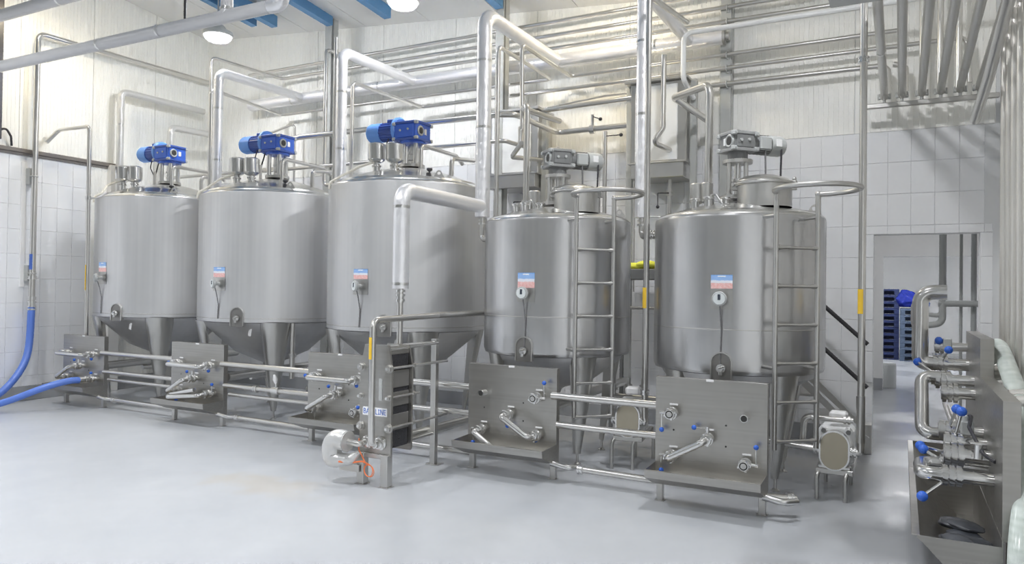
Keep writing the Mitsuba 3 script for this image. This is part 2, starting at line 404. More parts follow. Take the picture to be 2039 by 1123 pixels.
# rooms beyond the doorway
struct('wall_passage', merge(box(-1.4, -.95, 8.9, 13.9, 0, 3.2), box(1.5, 1.7, 8.9, 13.9, 0, 3.2)), 'wall_white')
inner = sbox(-1.4, 0, 1.7, 3.2).difference(sbox(-.27, -1, 1.35, 2.25))
struct('wall_passage_far', ext(inner, .2, 'xz', 13.9), 'wall_white', 'white inner wall with a second opening')
struct('baseboard_passage', box(-1.0, -.27, 13.885, 13.9, 0, .2), 'skirting_grey')
struct('ceiling_passage', box(-1.4, 1.7, 8.9, 14.1, 3.2, 3.3), 'wall_white')
struct('wall_store', merge(box(-2.2, -2.0, 14.1, 24.2, 0, 3.4), box(3.4, 3.6, 14.1, 24.2, 0, 3.4), box(-2.2, 3.6, 24, 24.2, 0, 3.4)), 'wall_white')
struct('ceiling_store', box(-2.2, 3.6, 14.1, 24.2, 3.4, 3.5), 'wall_white')
for nm, (x0_, x1_, y0_, y1_, z_) in {'passage': (-.2, .9, 11.2, 11.4, 3.17), 'store': (-.9, 1.7, 18.0, 18.2, 3.36)}.items():
    k = thing('ceiling_light', f'long white ceiling light tube in the {"passage" if nm == "passage" else "store room"} beyond the doorway', 'ceiling light')
    part(k, 'body', box(x0_, x1_, y0_, y1_, z_, z_ + .03), 'white_paint')
    q = part(k, 'tube_lens', box(x0_ + .03, x1_ - .03, y0_ + .03, y1_ - .03, z_ - .03, z_), 'white_plastic', smooth=False)
    scene[q]['emitter'] = {'type': 'area', 'radiance': {'type': 'rgb', 'value': [30, 30, 31] if nm == 'passage' else [110, 112, 116]}}

# ================================================================== HANGING LAMPS
LAMP_TXT = ['white round high-bay lamp shining between the upper left overhead pipe and the corner', 'bright round high-bay lamp at the top centre of the photo']
LAMP_AT = ['above the wall riser at the top left', 'above the end of the tallest insulated pipe', 'above the rightmost tank and its panel', 'above the floor at the far left', 'above the floor before the heat exchanger', 'above the floor near the camera on the right', 'behind the camera on the left']
for i, (x, y, z, kind) in enumerate(LAMPS):
    k = thing('high_bay_lamp', LAMP_TXT[i] if i < 2 else 'round high-bay lamp out of view, ' + LAMP_AT[i - 2], 'lamp', None if i < 2 else 'lamps out of view')
    part(k, 'housing', lathe([(0, .16), (.07, .155), (.10, .12), (.11, .09), (.19, .06), (.20, .02), (.19, .0), (0, .0)], 32, (x, y, z)), 'light_grey_paint')
    top = ceil_z(x, y)
    if top > z + .17: part(k, 'stem', cyl((x, y, z + .15), (x, y, top), .012, 10), 'satin_steel')
    if kind == 'c': part(k, 'hood', lathe([(.20, .02), (.26, -.12), (.264, -.12), (.204, .022)], 32, (x, y, z)), 'light_grey_paint')
    q = part(k, 'lens', lathe([(.178, 0.002), (.172, -.03), (.14, -.062), (.08, -.082), (0, -.088)] if kind != 'c' else [(.19, 0.0), (.15, -.012), (0, -.016)], 32, (x, y, z)), 'white_plastic', smooth=True)
    ln = scene[q]; ln['emitter'] = {'type': 'area', 'radiance': {'type': 'rgb', 'value': list({'c': LAMP_COOL, 'w': LAMP_WARM, 'v': LAMP_VIEW, 'r': LAMP_RIGHT}[kind])}}

# ================================================================== TANKS
T = {5: ((-1.276, 6.65), .717), 4: ((-3.013, 6.65), .717), 3: ((-5.077, 7.0), .91), 2: ((-7.211, 7.0), .91), 1: ((-9.309, 7.0), .91)}
ORD = {1: 'leftmost tank', 2: 'second tank from the left', 3: 'middle tank', 4: 'fourth tank from the left', 5: 'rightmost tank'}

def curved(c, r, phi0, phi1, z0, z1, t=.003, n=8):
    """a sheet curved round the tank, thickness t outwards, uv 0..1"""
    V, U = [], []
    for k in range(n + 1):
        ph = phi0 + (phi1 - phi0) * k / n
        for z, v in ((z0, 0), (z1, 1)):
            V.append(polar(c, r + t, ph, z)); U.append((k / n, v))
    Fs = []
    for k in range(n):
        a = 2 * k; Fs += [(a, a + 2, a + 3), (a, a + 3, a + 1)]
    return TM(V, Fs), np.array(U)

def leg_mesh(c, r_top, r_foot, phi, z_top, w_top, w_foot, z_foot=.10):
    """a half-round tapering tank leg: open gutter standing on its narrow end"""
    V = []; n = 8; top = polar(c, r_top, phi, z_top); bot = polar(c, r_foot, phi, z_foot)
    out = polar((0, 0), 1, phi, 0); tan = np.array([out[1], -out[0], 0]) * -1
    rows = 7
    for i in range(rows):
        s = i / (rows - 1); p = top * (1 - s) + bot * s; w = w_top * (1 - s) + w_foot * s
        for k in range(n + 1):
            th = math.pi * k / n
            V.append(p + tan * (-math.cos(th) * w / 2) + out * (math.sin(th) * w * .36))
    Fs = []
    for i in range(rows - 1):
        for k in range(n):
            a, b = i * (n + 1) + k, (i + 1) * (n + 1) + k; Fs += [(a, a + 1, b + 1), (a, b + 1, b)]
        a, b = i * (n + 1), (i + 1) * (n + 1); Fs += [(a, b, b + n), (a, b + n, a + n)]
    L = (rows - 1) * (n + 1); Fs += [(L, L + k + 1, L + k) for k in range(1, n)] + [(0, k, k + 1) for k in range(1, n)]
    return outward(TM(V, Fs))

def lug(p, phi, s=.075):
    pl = Polygon([(-s * .8, 0), (s * .8, 0), (s * .28, s * .95), (0, s * 1.1), (-s * .28, s * .95)]).difference(Point(0, s * .62).buffer(s * .24, 8))
    return mv(rot(ext(pl, .012, 'xz', -.006), phi), *p)

def arch_port(k, c, R, phi, zb, w=.17, h=.19):
    """arched recess with a sampling valve, at the bottom edge of the shell"""
    pl = unary_union([sbox(-w / 2, -.03, w / 2, h - w / 2), Point(0, h - w / 2).buffer(w / 2, 10)])
    inner_ = unary_union([sbox(-w / 2 + .010, -.04, w / 2 - .010, h - w / 2), Point(0, h - w / 2).buffer(w / 2 - .010, 10)])
    p = polar(c, R - .006, phi, zb)
    part(k, 'port_hood', mv(rot(ext(pl.difference(inner_), .045, 'xz', -.025), phi), *p), 'satin_steel')
    part(k, 'port_recess', mv(rot(ext(inner_, .01, 'xz', -.012), phi), *p), 'plate_grey')
    q = part(k, 'sample_valve', mv(rot(merge(cyl((0, .0, .06), (0, -.075, .06), .022, 12), cyl((0, -.05, .06), (0, -.05, .01), .016, 12), cyl((0, -.03, .06), (0, -.045, .06), .036, 14)), phi), *p), 'bright_steel')
    part(q, 'lever', mv(rot(cyl((-.01, -.07, .065), (.04, -.085, .085), .007, 8), phi), *p), 'satin_steel')

def tank(no, zb, zt, apex, lid_rim, legs, w_top, w_foot, cone_z, label, big):
    c, R = T[no]
    k = thing('storage_tank', label, 'tank', 'steel tanks standing in a row')
    e = .045 if not big else .02
    part(k, 'shell', lathe([(R - .10, zb + .02), (R - .05, zb), (R - e * .3, zb + .008), (R, zb + e), (R, zt - e * .6), (R - .006, zt)], 96, (*c, 0)), 'tank_steel' if big else 'tank_steel_fine', smooth=40)
    # shoulder and domed lid
    part(k, 'rim_band', lathe([(R - .004, zt - .004), (R - .008, zt + .006), (R - .035, zt + .030), (R - .055, zt + .036), (R - .06, zt + .030)], 96, (*c, 0)), 'bright_steel', smooth=50)
    dome = [(R - .058, zt + .030), (R - .075, zt + lid_rim), (R - .13, zt + lid_rim + .012)]
    for s in np.linspace(.15, 1, 9): dome.append(((R - .13) * (1 - s), zt + lid_rim + .012 + (apex - zt - lid_rim - .012) * (1 - (1 - s) ** 1.6)))
    part(k, 'lid', lathe(dome, 96, (*c, 0)), 'bright_steel', smooth=40)
    part(k, 'bottom_cone', lathe([(R - .06, zb + .02), (R - .09, zb - .05), (R * .5, cone_z + (.16 if big else .08)), (.10, cone_z), (.06, cone_z - .02), (.045, cone_z - .06), (0, cone_z - .06)], 64, (*c, 0)), 'tank_steel', smooth=35)
    part(k, 'outlet_pipe', tube([(c[0], c[1], cone_z - .02), (c[0], c[1], cone_z - .16), (c[0], c[1] - .35, cone_z - .16)], .03, .06), 'pipe_steel')
    for rt, rf, ph in legs:
        q = part(k, 'leg', leg_mesh(c, rt, rf, ph, zb + .01, w_top, w_foot), 'satin_steel', smooth=40)
        f = polar(c, rf, ph, 0) + np.array([*(polar((0, 0), .012, ph, 0)[:2]), 0])
        part(q, 'foot', merge(cyl(f + [0, 0, .02], f + [0, 0, .13], .012, 10), lathe([(.036, 0), (.036, .008), (.016, .024), (0, .024)], 20, f)), 'satin_steel')
    return k, c, R

def gauge_set(k, c, R, ph, z_top, wdeg, z_st, z_pl, gauge_z, big, dial_turn=0):
    m, u = curved(c, R, ph - wdeg / 2, ph + wdeg / 2, z_st, z_top)
    part(k, 'sticker', m, 'sticker', 'blue and red printed sticker', smooth=True, uv=u)
    m, u = curved(c, R, ph - wdeg / 2 - .3, ph + wdeg / 2 + .3, z_pl, z_st - .004, .004)
    part(k, 'gauge_plate', m, 'satin_steel', smooth=True)
    p = polar(c, R, ph, gauge_z); d = polar((0, 0), 1, ph + dial_turn, 0)
    q = part(k, 'thermometer', merge(aim(cyl((0, 0, 0), (0, 0, .07), .022, 14), polar((0, 0), 1, ph, 0), p), aim(lathe([(.03, 0), (.055, .005), (.058, .03), (.05, .036), (0, .036)], 28), d, p + polar((0, 0), .06, ph, 0))), 'light_grey_paint', 'round grey dial thermometer')
    f = p + polar((0, 0), .06, ph, 0) + d * .037
    part(q, 'dial', aim(lathe([(.046, .001), (.046, .003), (0, .003)], 28), d, f), 'glass_dial')
    part(q, 'display', aim(rot(box(-.022, .022, -.010, .010, .003, .006), 0), d, f + [0, 0, .012]), 'lens_dark')
    pts = [p + polar((0, 0), .06, ph, -.05), p + polar((0, 0), .035, ph, -.12), polar(c, R + .008, ph + .3, gauge_z - .25), polar(c, R + .008, ph - .4, z_cable[0])]
    part(k, 'thermometer_cable', tube(pts, .0055, .05, 8), 'cable_grey')
z_cable = [1.0]

# the two smaller tanks (front right)
LEG4 = [(.60, .50, a) for a in (48, 138, 228, 318)]
for no, zb, zt in ((5, .945, 2.235), (4, .995, 2.265)):
    k, c, R = tank(no, zb, zt, zt + .17, .045, LEG4, .27, .075, .66,
                   f'smaller stainless steel tank with a ladder, {ORD[no]} of the row', False)
    z_cable[0] = zb + .06
    gauge_set(k, c, R, 1.2, 1.745 if no == 5 else 1.76, 13.5, 1.635 if no == 5 else 1.622, 1.47 if no == 5 else 1.495, 1.556 if no == 5 else 1.575, False)
    arch_port(k, c, R, 1.6 if no == 5 else .6, zb)
    part(k, 'weld_seam', lathe([(R + .0004, zb + .36), (R + .0018, zb + .365), (R + .0004, zb + .37)], 96, (*c, 0)), 'satin_steel', smooth=True)
    # manway
    mc = (-1.02, 6.42, zt + .20) if no == 5 else (-2.715, 6.42, zt + .185)
    part(k, 'manway_neck', lathe([(.218, -.12), (.218, .075), (.205, .08), (.205, -.10)], 48, mc), 'satin_steel')
    q = part(k, 'manway_lid', mv(rot(lathe([(.228, .0), (.235, .012), (.228, .022), (.18, .052), (.09, .075), (0, .082)], 48), 3, (0, 1, 0)), mc[0], mc[1], mc[2] + .078), 'bright_steel')
    part(q, 'lid_hinge', merge(box(-.27, -.19, -.03, .03, .04, .10, .008), cyl((-.25, -.06, .085), (-.25, .06, .085), .014, 10)).apply_translation(mc), 'satin_steel')
    part(q, 'lid_clamp', merge(box(.20, .255, -.02, .02, .02, .10, .006), ball((.235, 0, .11), .018)).apply_translation(mc), 'satin_steel')
    part(q, 'lid_ring', torus((mc[0], mc[1], mc[2] + .078), .228, .012), 'satin_steel')
    part(k, 'lifting_lug', lug(polar(c, R - .10, 96, zt + .045), 20), 'satin_steel')
    part(k, 'lifting_lug', lug(polar(c, R - .10, -130, zt + .045), 10), 'satin_steel')
    # vent canister and small nozzles on the left of the lid
    if no == 5: vx, vy, vz0, vz1 = -1.66, 6.72, zt + .19, zt + .36
    else: vx, vy, vz0, vz1 = -3.35, 6.80, zt + .17, zt + .36
    for i, (dx, dy, rr) in enumerate(((0, 0, .062), (.10, -.03, .055))[: 2 if no == 5 else 1]):
        q = part(k, 'vent_canister', lathe([(.0, vz1), (rr - .01, vz1), (rr, vz1 - .01), (rr, vz0), (rr - .01, vz0 - .008), (.024, vz0 - .02), (.024, zt + .03), (0, zt + .03)], 28, (vx + dx, vy + dy, 0)), 'satin_steel')
        part(q, 'clamp', lathe([(.03, -.01), (.04, -.006), (.04, .006), (.03, .01)], 20, (vx + dx, vy + dy, zt + .13)), 'bright_steel')
    for dx, dy in ((-.30, -.32), (-.17, -.40), (-.05, -.30)):
        part(k, 'nozzle', lathe([(0, .09), (.040, .09), (.046, .082), (.046, .07), (.034, .064), (.034, -.02), (0, -.02)], 24, (c[0] + dx, c[1] + dy, zt + .085)), 'bright_steel')
    q = part(k, 'level_switch', merge(cyl((c[0] - .18, c[1] - .28, zt + .12), (c[0] - .18, c[1] - .28, zt + .2), .03, 14), tube([(c[0] - .18, c[1] - .28, zt + .2), (c[0] - .12, c[1] - .35, zt + .2), (c[0] - .05, c[1] - .38, zt + .1)], .01, .03, 8)), 'bright_steel')
    # jacket elbow on the left side of the shell
    zz = 2.13
    part(k, 'jacket_nozzle', merge(cyl((c[0] - R + .03, c[1] - .05, zz), (c[0] - R - .06, c[1] - .05, zz), .028, 14), *rings((c[0] - R, c[1] - .05, zz), (c[0] - R - .1, c[1] - .05, zz), [.03, .055], .042, .014)), 'pipe_steel')

# the three larger tanks (behind left)
LEG1 = [(.80, .68, a) for a in (48, 138, 228, 318)]
for no, zb, zt, dz in ((3, 1.137, 2.735, 0.0), (2, 1.165, 2.73, .03), (1, 1.165, 2.775, .055)):
    k, c, R = tank(no, zb, zt, zt + .27, .06, LEG1, .36, .06, .62,
                   {3: 'large stainless steel tank behind the plate heat exchanger, middle of the row', 2: 'large stainless steel tank with a blue mixer drive, second from the left', 1: 'large stainless steel tank nearest the left wall'}[no], True)
    z_cable[0] = zb + .05
    ph = {3: 3.2, 2: 3.4, 1: -4.7}[no]
    gauge_set(k, c, R, ph, {3: 1.80, 2: 1.825, 1: 1.895}[no], 11.3, {3: 1.695, 2: 1.706, 1: 1.77}[no], {3: 1.53, 2: 1.545, 1: 1.605}[no], {3: 1.62, 2: 1.63, 1: 1.69}[no], True, -26)
    arch_port(k, c, R, {3: 20.7, 2: 19.9, 1: 13.5}[no], zb)
    for s in (58, -122): part(k, 'lifting_lug', lug(polar(c, R - .08, s, zt + .055), s * .4), 'satin_steel')
    part(k, 'shell_seam', lathe([(R + .0004, zb + .05), (R + .002, zb + .055), (R + .0004, zb + .06)], 96, (*c, 0)), 'satin_steel', smooth=True)
    # twin vent pots at the left of the lid
    dxs = {3: (-.15, .07), 2: (-.23, -.02), 1: (-.40, -.20)}[no]
    for (dx, dy, rr, h0, h1) in ((dxs[0], -.42, .098, .30, .485), (dxs[1], -.38, .098, .29, .475)):
        p = (c[0] + dx, c[1] + dy, zt)
        q = part(k, 'vent_pot', lathe([(0, h1 + .012), (rr * .7, h1 + .01), (rr, h1 - .006), (rr, h0 + .01), (rr * .8, h0 - .012), (.040, h0 - .03), (.040, .12), (0, .12)], 32, p), 'bright_steel')
        part(q, 'clamp', lathe([(.036, -.012), (.052, -.008), (.052, .008), (.036, .012)], 20, (p[0], p[1], zt + .235)), 'satin_steel')
    part(k, 'cream_cable', tube([(c[0] + dxs[0], c[1] - .46, zt + .28), (c[0] + dxs[0] - .14, c[1] - .55, zt + .22), polar(c, R - .08, -37, zt + .09), polar(c, R + .012, -36, zt + .03), polar(c, R + .012, -36, zt - .04)], .014, .06, 8), 'cream_cable')
    # inlet pipe standing right of the mixer, turning off to the right
    ip = np.array([c[0] + .24, c[1] - .12, zt])
    q = part(k, 'inlet_pipe', tube([ip + [0, 0, .12], ip + [0, 0, .50], ip + [0, .75, .50], ip + [.0, .9, .42]], .024, .07), 'pipe_steel')
    part(q, 'union', merge(*rings(ip, ip + [0, 0, 1], [.20, .225], .042, .016)), 'bright_steel')
    ip2 = np.array([c[0] + .45, c[1] + .20, zt])
    part(k, 'inlet_pipe', tube([ip2 + [0, 0, .05], ip2 + [0, 0, .38], ip2 + [0, .5, .44]], .026, .07), 'pipe_steel')
    ip3 = np.array([c[0] - .16, c[1] - .10, zt])
    q = part(k, 'nozzle', merge(cyl(ip3 + [0, 0, .10], ip3 + [0, 0, .45], .018, 12), *rings(ip3, ip3 + [0, 0, 1], [.17], .034, .014)), 'pipe_steel')
    part(k, 'lid_knob', merge(cyl((c[0] + .50, c[1] - .32, zt + .10), (c[0] + .50, c[1] - .32, zt + .16), .008, 8), lathe([(.0, .19), (.03, .185), (.034, .17), (.02, .155), (0, .155)], 16, (c[0] + .50, c[1] - .32, zt))), 'black_rubber', 'small black knob')
    # white sample tag under the cone, hanging on a rod
    tp = polar(c, R * .86, {3: 28, 2: 27, 1: 21}[no], zb - .09)
    part(k, 'sample_rod', cyl(tp + [-.16, 0, .035], tp + [-.05, .0, .035], .008, 8), 'bright_steel')
    q = part(k, 'sample_tag', mv(rot(box(-.022, .022, -.008, .008, -.07, .06, .006), 12, (0, 1, 0)), *tp), 'white_plastic', 'white hanging tag')
    part(q, 'hook', cyl(tp + [0, 0, .05], tp + [0.01, .02, .12], .005, 8), 'satin_steel')

# ------------------------------------------------------------------ mixer drives on the lids
def drive(no, z0, zg0, zg1, zax, blue):
    c, R = T[no]; x, y = c[0] + (.035 if blue else -.01), c[1]
    A = 0 if blue else 47                                  # direction of the motor axis
    txt = {1: 'blue gear motor mixer drive on the lid of the leftmost tank', 2: 'blue gear motor mixer drive on the second tank from the left', 3: 'blue gear motor mixer drive on the middle tank, the highest of the blue ones',
           4: 'grey gear motor mixer drive on the fourth tank, beside its ladder hoop', 5: 'grey gear motor mixer drive on the rightmost tank'}[no]
    k = thing('mixer_drive', txt, 'mixer drive', 'blue mixer drives' if blue else 'grey mixer drives')
    L = lambda m: mv(rot(m, A), x, y, 0)
    main, light, dark = ('blue_paint', 'light_blue_paint', 'navy_paint') if blue else ('grey_paint', 'light_grey_paint', 'black_rubber')
    w, d = (.155, .145) if blue else (.115, .105)
    zc = (zg0 + zg1) / 2
    # lantern: base ring, four posts, top ring, shaft with coupling
    pr_ = .105 if blue else .10
    part(k, 'base_ring', lathe([(0.04, z0 - .035), (.15, z0 - .035), (.15, z0), (.04, z0)], 32, (x, y, 0)), 'satin_steel')
    zt_ = zg0 - (.03 if blue else .10)
    for a in (45, 135, 225, 315):
        p = (x + pr_ * math.cos(math.radians(a + 12)), y + pr_ * math.sin(math.radians(a + 12)))
        part(k, 'post', merge(cyl((*p, z0 - .01), (*p, zt_ + .01), .028 if blue else .018, 14), cyl((*p, z0 - .005), (*p, z0 + .018), .036 if blue else .026, 12)), 'bright_steel' if blue else 'satin_steel')
    part(k, 'top_ring', lathe([(.03, zt_), (.15 if blue else .128, zt_), (.15 if blue else .128, zt_ + .03), (.03, zt_ + .03)], 32, (x, y, 0)), 'satin_steel' if not blue else 'blue_paint')
    part(k, 'shaft', lathe([(.0, z0 - .03), (.024, z0 - .03), (.024, z0 + .05), (.05, z0 + .055), (.05, z0 + .07), (.03, z0 + .075), (.03, z0 + .12), (.055, z0 + .125), (.055, z0 + .15), (.03, z0 + .155), (.03, zt_), (0, zt_)], 24, (x, y, 0)), 'bright_steel')
    if not blue:
        part(k, 'adapter', lathe([(0, zg0 + .01), (.085, zg0 + .01), (.085, zt_ + .035), (.10, zt_ + .03), (0, zt_ + .03)], 32, (x, y, 0)), main)
    else:
        part(k, 'adapter', lathe([(0, zg0 + .01), (.12, zg0 + .01), (.10, zg0 - .03), (0, zg0 - .03)], 32, (x, y, 0)), main)
    # gearbox with proud corner lugs, edge ribs and a round bore
    g = part(k, 'gearbox', L(merge(box(-w, w, -d, d, zg0, zg1, .012), box(-w * .75, w * .75, -d - .008, d + .008, zg0 + .03, zg1 - .03, .006))), main, smooth=25)
    for z in (zg0 + .012, zg1 - .012):
        fr = []
        for s in (-1, 1):
            fr += [box(-w - .006, w + .006, s * d - .012, s * d + .012, z - .014, z + .014, .004), box(s * w - .012, s * w + .012, -d, d, z - .014, z + .014, .004)]
        part(g, 'edge_frame', L(merge(*fr)), dark if blue else 'frame_grey')
    for sx in (-1, 1):
        for sy in (-1, 1):
            for z in (zg0 + .02, zg1 - .02):
                part(g, 'corner_lug', L(merge(box(sx * w - .022, sx * w + .022, sy * d - .018, sy * d + .018, z - .018, z + .018, .005), cyl((sx * (w - .01), sy * (d + .016), z), (sx * (w - .01), sy * (d + .026), z), .009, 8))), 'light_grey_paint', smooth=25)
    bx = w if blue else -w
    part(g, 'bore_ring', L(merge(torus((bx * 1.03, -d * .45, zc), .048, .012, (1, 0, 0), n=24), aim(lathe([(.047, 0), (.047, .006), (0, .006)], 24), (bx, 0, 0), (bx * 1.03, -d * .45, zc)))), 'light_grey_paint')
    part(g, 'bore', L(aim(lathe([(.036, 0), (.036, .008), (0, .008)], 20), (bx, 0, 0), (bx * 1.04, -d * .45, zc))), 'dark_bore')
    part(g, 'name_plate', L(box(bx - .004 if bx < 0 else bx, bx if bx < 0 else bx + .004, d * .1, d * .4, zc - .03, zc + .035)), 'white_plastic')
    for u_, v_ in ((-.4, .15), (.3, .35)): part(g, 'plug', L(cyl((w * u_, -d - .006, zc + .04 * v_), (w * u_, -d - .02, zc + .04 * v_), .013, 10)), 'light_grey_paint')
    # motor along -x (blue) or +x (grey)
    s = -1 if blue else 1
    r, l1, l2 = (.108, .25, .18) if blue else (.086, .175, .15)
    x1 = s * (w + .02)
    if blue: part(k, 'motor_flange', L(aim(lathe([(0, 0), (.14, 0), (.158, .012), (.158, .045), (.125, .065), (0, .065)], 36), (s, 0, 0), (s * w, 0, zax))), light)
    else: part(k, 'motor_flange', L(aim(lathe([(0, 0), (.09, 0), (.09, .03), (0, .03)], 32), (s, 0, 0), (s * w, 0, zax))), main)
    m = part(k, 'motor', L(aim(lathe([(0, 0), (r * .95, 0), (r * .95, l1), (0, l1)], 36), (s, 0, 0), (x1, 0, zax))), dark if blue else main)
    fins = [L(aim(rot(box(r * .93, r * 1.03, -.004, .004, .03, l1 - .01), a), (s, 0, 0), (x1, 0, zax))) for a in range(0, 360, 20)]
    for a_, f_ in zip(range(0, 360, 20), fins): part(m, 'fin', f_, 'navy_paint' if blue else 'grey_paint', smooth=False)
    part(m, 'terminal_box', L(aim(rot(box(r * .8, r * 1.28, -.055, .055, .05, .16, .01), 0 if blue else (180 if s > 0 else 0)), (s, 0, 0), (x1, 0, zax)) if blue else box(x1 + .03, x1 + .15, -r * 1.25, -r * .7, zax - .06, zax + .06, .01)), dark if blue else light)
    q = part(k, 'fan_cowl', L(aim(lathe([(0, -.004), (r * 1.04, -.004), (r * 1.06, .0), (r * 1.06, l2 - .03), (r * .95, l2), (r * .5, l2 + .006), (0, l2 + .006)], 36), (s, 0, 0), (x1 + s * l1, 0, zax))), light)
    if not blue:
        part(q, 'rating_plate', L(box(x1 + s * l1 + .03, x1 + s * l1 + .09, -r * 1.10, -r * .98, zax - .02, zax + .045, .003)), 'white_plastic')
        part(k, 'cable', tube([L(ball((x1 + .09, -r * 1.0, zax - .05), .01)).centroid, L(ball((x1 + .10, -r * 1.0, z0 + .03), .01)).centroid, L(ball((x1 + .02, -r * .9, z0 - .02), .01)).centroid], .007, .05, 8), 'cable_grey')
        part(k, 'cable', tube([L(ball((x1 + .27, -r * .9, zax - .04), .01)).centroid, L(ball((x1 + .26, -r * .9, z0 + .12), .01)).centroid, L(ball((x1 + .10, -r * 1.0, z0 + .045), .01)).centroid, L(ball((x1 + .0, -r * 1.1, z0 - .01), .01)).centroid], .008, .06, 8), 'black_rubber')
    else:
        cp = np.array([x - .30, y - .06, 0])
        part(k, 'cable', tube([cp + [0, 0, zax - .09], cp + [-.05, 0, zg0 - .06], cp + [.06, .0, z0 + .06], cp + [.02, .02, z0 - .10]], .006, .06, 8), 'black_rubber')
        part(k, 'cable', tube([cp + [.15, 0, zax - .12], cp + [.10, 0, zg0 - .10], cp + [.06, .0, z0 + .10], cp + [.02, .02, z0 - .10]], .008, .06, 8), 'black_rubber')
    part(k, 'eye_bolt', L(torus((0, 0, zg1 + .02), .016, .005, (0, 1, 0), n=14, m=8)), 'satin_steel')
drive(3, 3.035, 3.305, 3.52, 3.45, True)
drive(2, 3.035, 3.335, 3.55, 3.48, True)
drive(1, 3.075, 3.365, 3.58, 3.51, True)
drive(5, 2.455, 2.84, 3.01, 2.925, False)
drive(4, 2.475, 2.815, 2.99, 2.905, False)

# ------------------------------------------------------------------ ladders
def ladder(no, phi, zlo, zhi, rz, brackets, half=.182):
    c, R = T[no]
    k = thing('ladder', f'steel ladder with a round safety hoop fixed to the {ORD[no]}', 'ladder', 'tank ladders')
    n = polar((0, 0), 1, phi, 0); t = np.array([-n[1], n[0], 0.0])
    mid = np.array([c[0], c[1], 0]) + n * (R + .135)
    for s in (-1, 1):
        part(k, 'rail', tube([mid + t * s * half + [0, 0, zlo], mid + t * s * half + [0, 0, zhi]], .0195, 0, 14), 'satin_steel')
    for z in rz:
        a, b = mid - t * half, mid + t * half
        part(k, 'rung', sweep([a + [0, 0, z], a + t * .035 + [0, 0, z], a + t * .06 + [0, 0, z], b - t * .06 + [0, 0, z], b - t * .035 + [0, 0, z], b + [0, 0, z]], [.019, .019, .0125, .0125, .019, .019], 12), 'satin_steel')
    for z in brackets:
        for s in (-1, 1):
            p = mid + t * s * half + [0, 0, z]; q = p - n * .165
            part(k, 'bracket', cyl(p, q, .015, 12), 'satin_steel')
    cc = mid + n * .235 + [0, 0, zhi - .01]; rr = math.hypot(.235, half)
    a0 = math.degrees(math.atan2(*( (mid + t * half - cc)[:2][::-1] ))); a1 = math.degrees(math.atan2(*((mid - t * half - cc)[:2][::-1])))
    lo, hi = a0, a1
    # go round the outer side
    mid_a = math.degrees(math.atan2(n[1], n[0]))
    while hi < lo: hi += 360
    if not any(lo < mid_a + d < hi for d in (-360, 0, 360, 720)):
        lo, hi = a1, a0
        while hi < lo: hi += 360
    part(k, 'hoop', torus(tuple(cc), rr, .019, (0, 0, 1), lo, hi, 44, 12), 'satin_steel')
    for a in (lo, hi): part(k, 'hoop_end', ball((cc[0] + rr * math.cos(math.radians(a)), cc[1] + rr * math.sin(math.radians(a)), cc[2]), .024), 'satin_steel')
ladder(5, 41.5, .415, 2.385, [.475 + .296 * i for i in range(6)], (2.20, 1.03))
ladder(4, 47, .50, 2.44, [.50 + .293 * i for i in range(6)], (2.23, 1.08))

# ================================================================== TRANSFER PANELS (the five boards in front of the tanks)
RT = .0255                                                      # radius of the product pipes
def valve(k, x, y, z, hub, lever, reach=.115, hubl=.075, llen=.13, open_end=True, tag=True):
    """butterfly valve standing out of a board face at (x, y, z) towards -y; hub and lever are directions in the x,z plane"""
    body = merge(cyl((x, y, z), (x, y - .05, z), RT, 16),
                 aim(lathe([(.024, 0), (.044, .002), (.046, .008), (.046, .022), (.042, .028), (.042, .034), (.046, .038), (.046, .05), (.024, .054)], 24), (0, -1, 0), (x, y - .04, z)),
                 cyl((x, y - .09, z), (x, y - reach + .004, z), RT, 16),
                 aim(lathe([(.026, 0), (.040, .002), (.042, .010), (.038, .02), (.026, .022)], 20), (0, -1, 0), (x, y - reach + .006, z)))
    q = part(k, 'valve', body, 'bright_steel')
    for a in (20, 110, 200, 290):
        part(q, 'nut_lug', box(x + .04 * math.cos(math.radians(a)) - .007, x + .04 * math.cos(math.radians(a)) + .007, y - reach - .012, y - reach + .004, z + .04 * math.sin(math.radians(a)) - .007, z + .04 * math.sin(math.radians(a)) + .007), 'bright_steel', smooth=False)
    h, l = np.array([hub[0], 0, hub[1]], float), np.array([lever[0], 0, lever[1]], float)
    p = np.array([x, y - .065, z])
    part(q, 'handle', merge(cyl(p + h * .03, p + h * (hubl + .015), .0125, 12), cyl(p + h * hubl, p + h * hubl + l * llen, .0045, 8)), 'bright_steel')
    part(q, 'ball_knob', ball(p + h * hubl + l * llen, .0185), 'ball_blue', 'blue ball knob')
    if open_end:
        part(q, 'bore', aim(lathe([(.030, 0), (.030, .002), (0, .002)], 20), (0, -1, 0), (x, y - reach - .014, z)), 'dark_bore', 'dark open end')
        part(q, 'seal_ring', torus((x, y - reach - .016, z), .031, .004, (0, 1, 0), n=20, m=6), 'bright_steel')
        part(q, 'disc', rot(aim(lathe([(.021, 0), (.021, .003), (0, .003)], 16), (0, -1, 0), (0, 0, 0)), 35, (0, 1, 0)).apply_translation((x, y - reach - .018, z)), 'satin_steel')
    if tag: part(k, 'port_label', box(x - .032, x + .032, y - .003, y + .001, z + .052, z + .066), 'white_plastic', smooth=False)
    return q

def bend(k, x0, z0, x1, z1, y, reach=.115, out=.20, r=RT):
    ya, yb = y - reach - .005, y - out
    d = np.array([x1 - x0, 0, z1 - z0]); 
    q = part(k, 'bend_pipe', tube([(x0, ya, z0), (x0, yb, z0), (x1, yb, z1), (x1, ya, z1)], r, .062, 14), 'bright_steel')
    return q

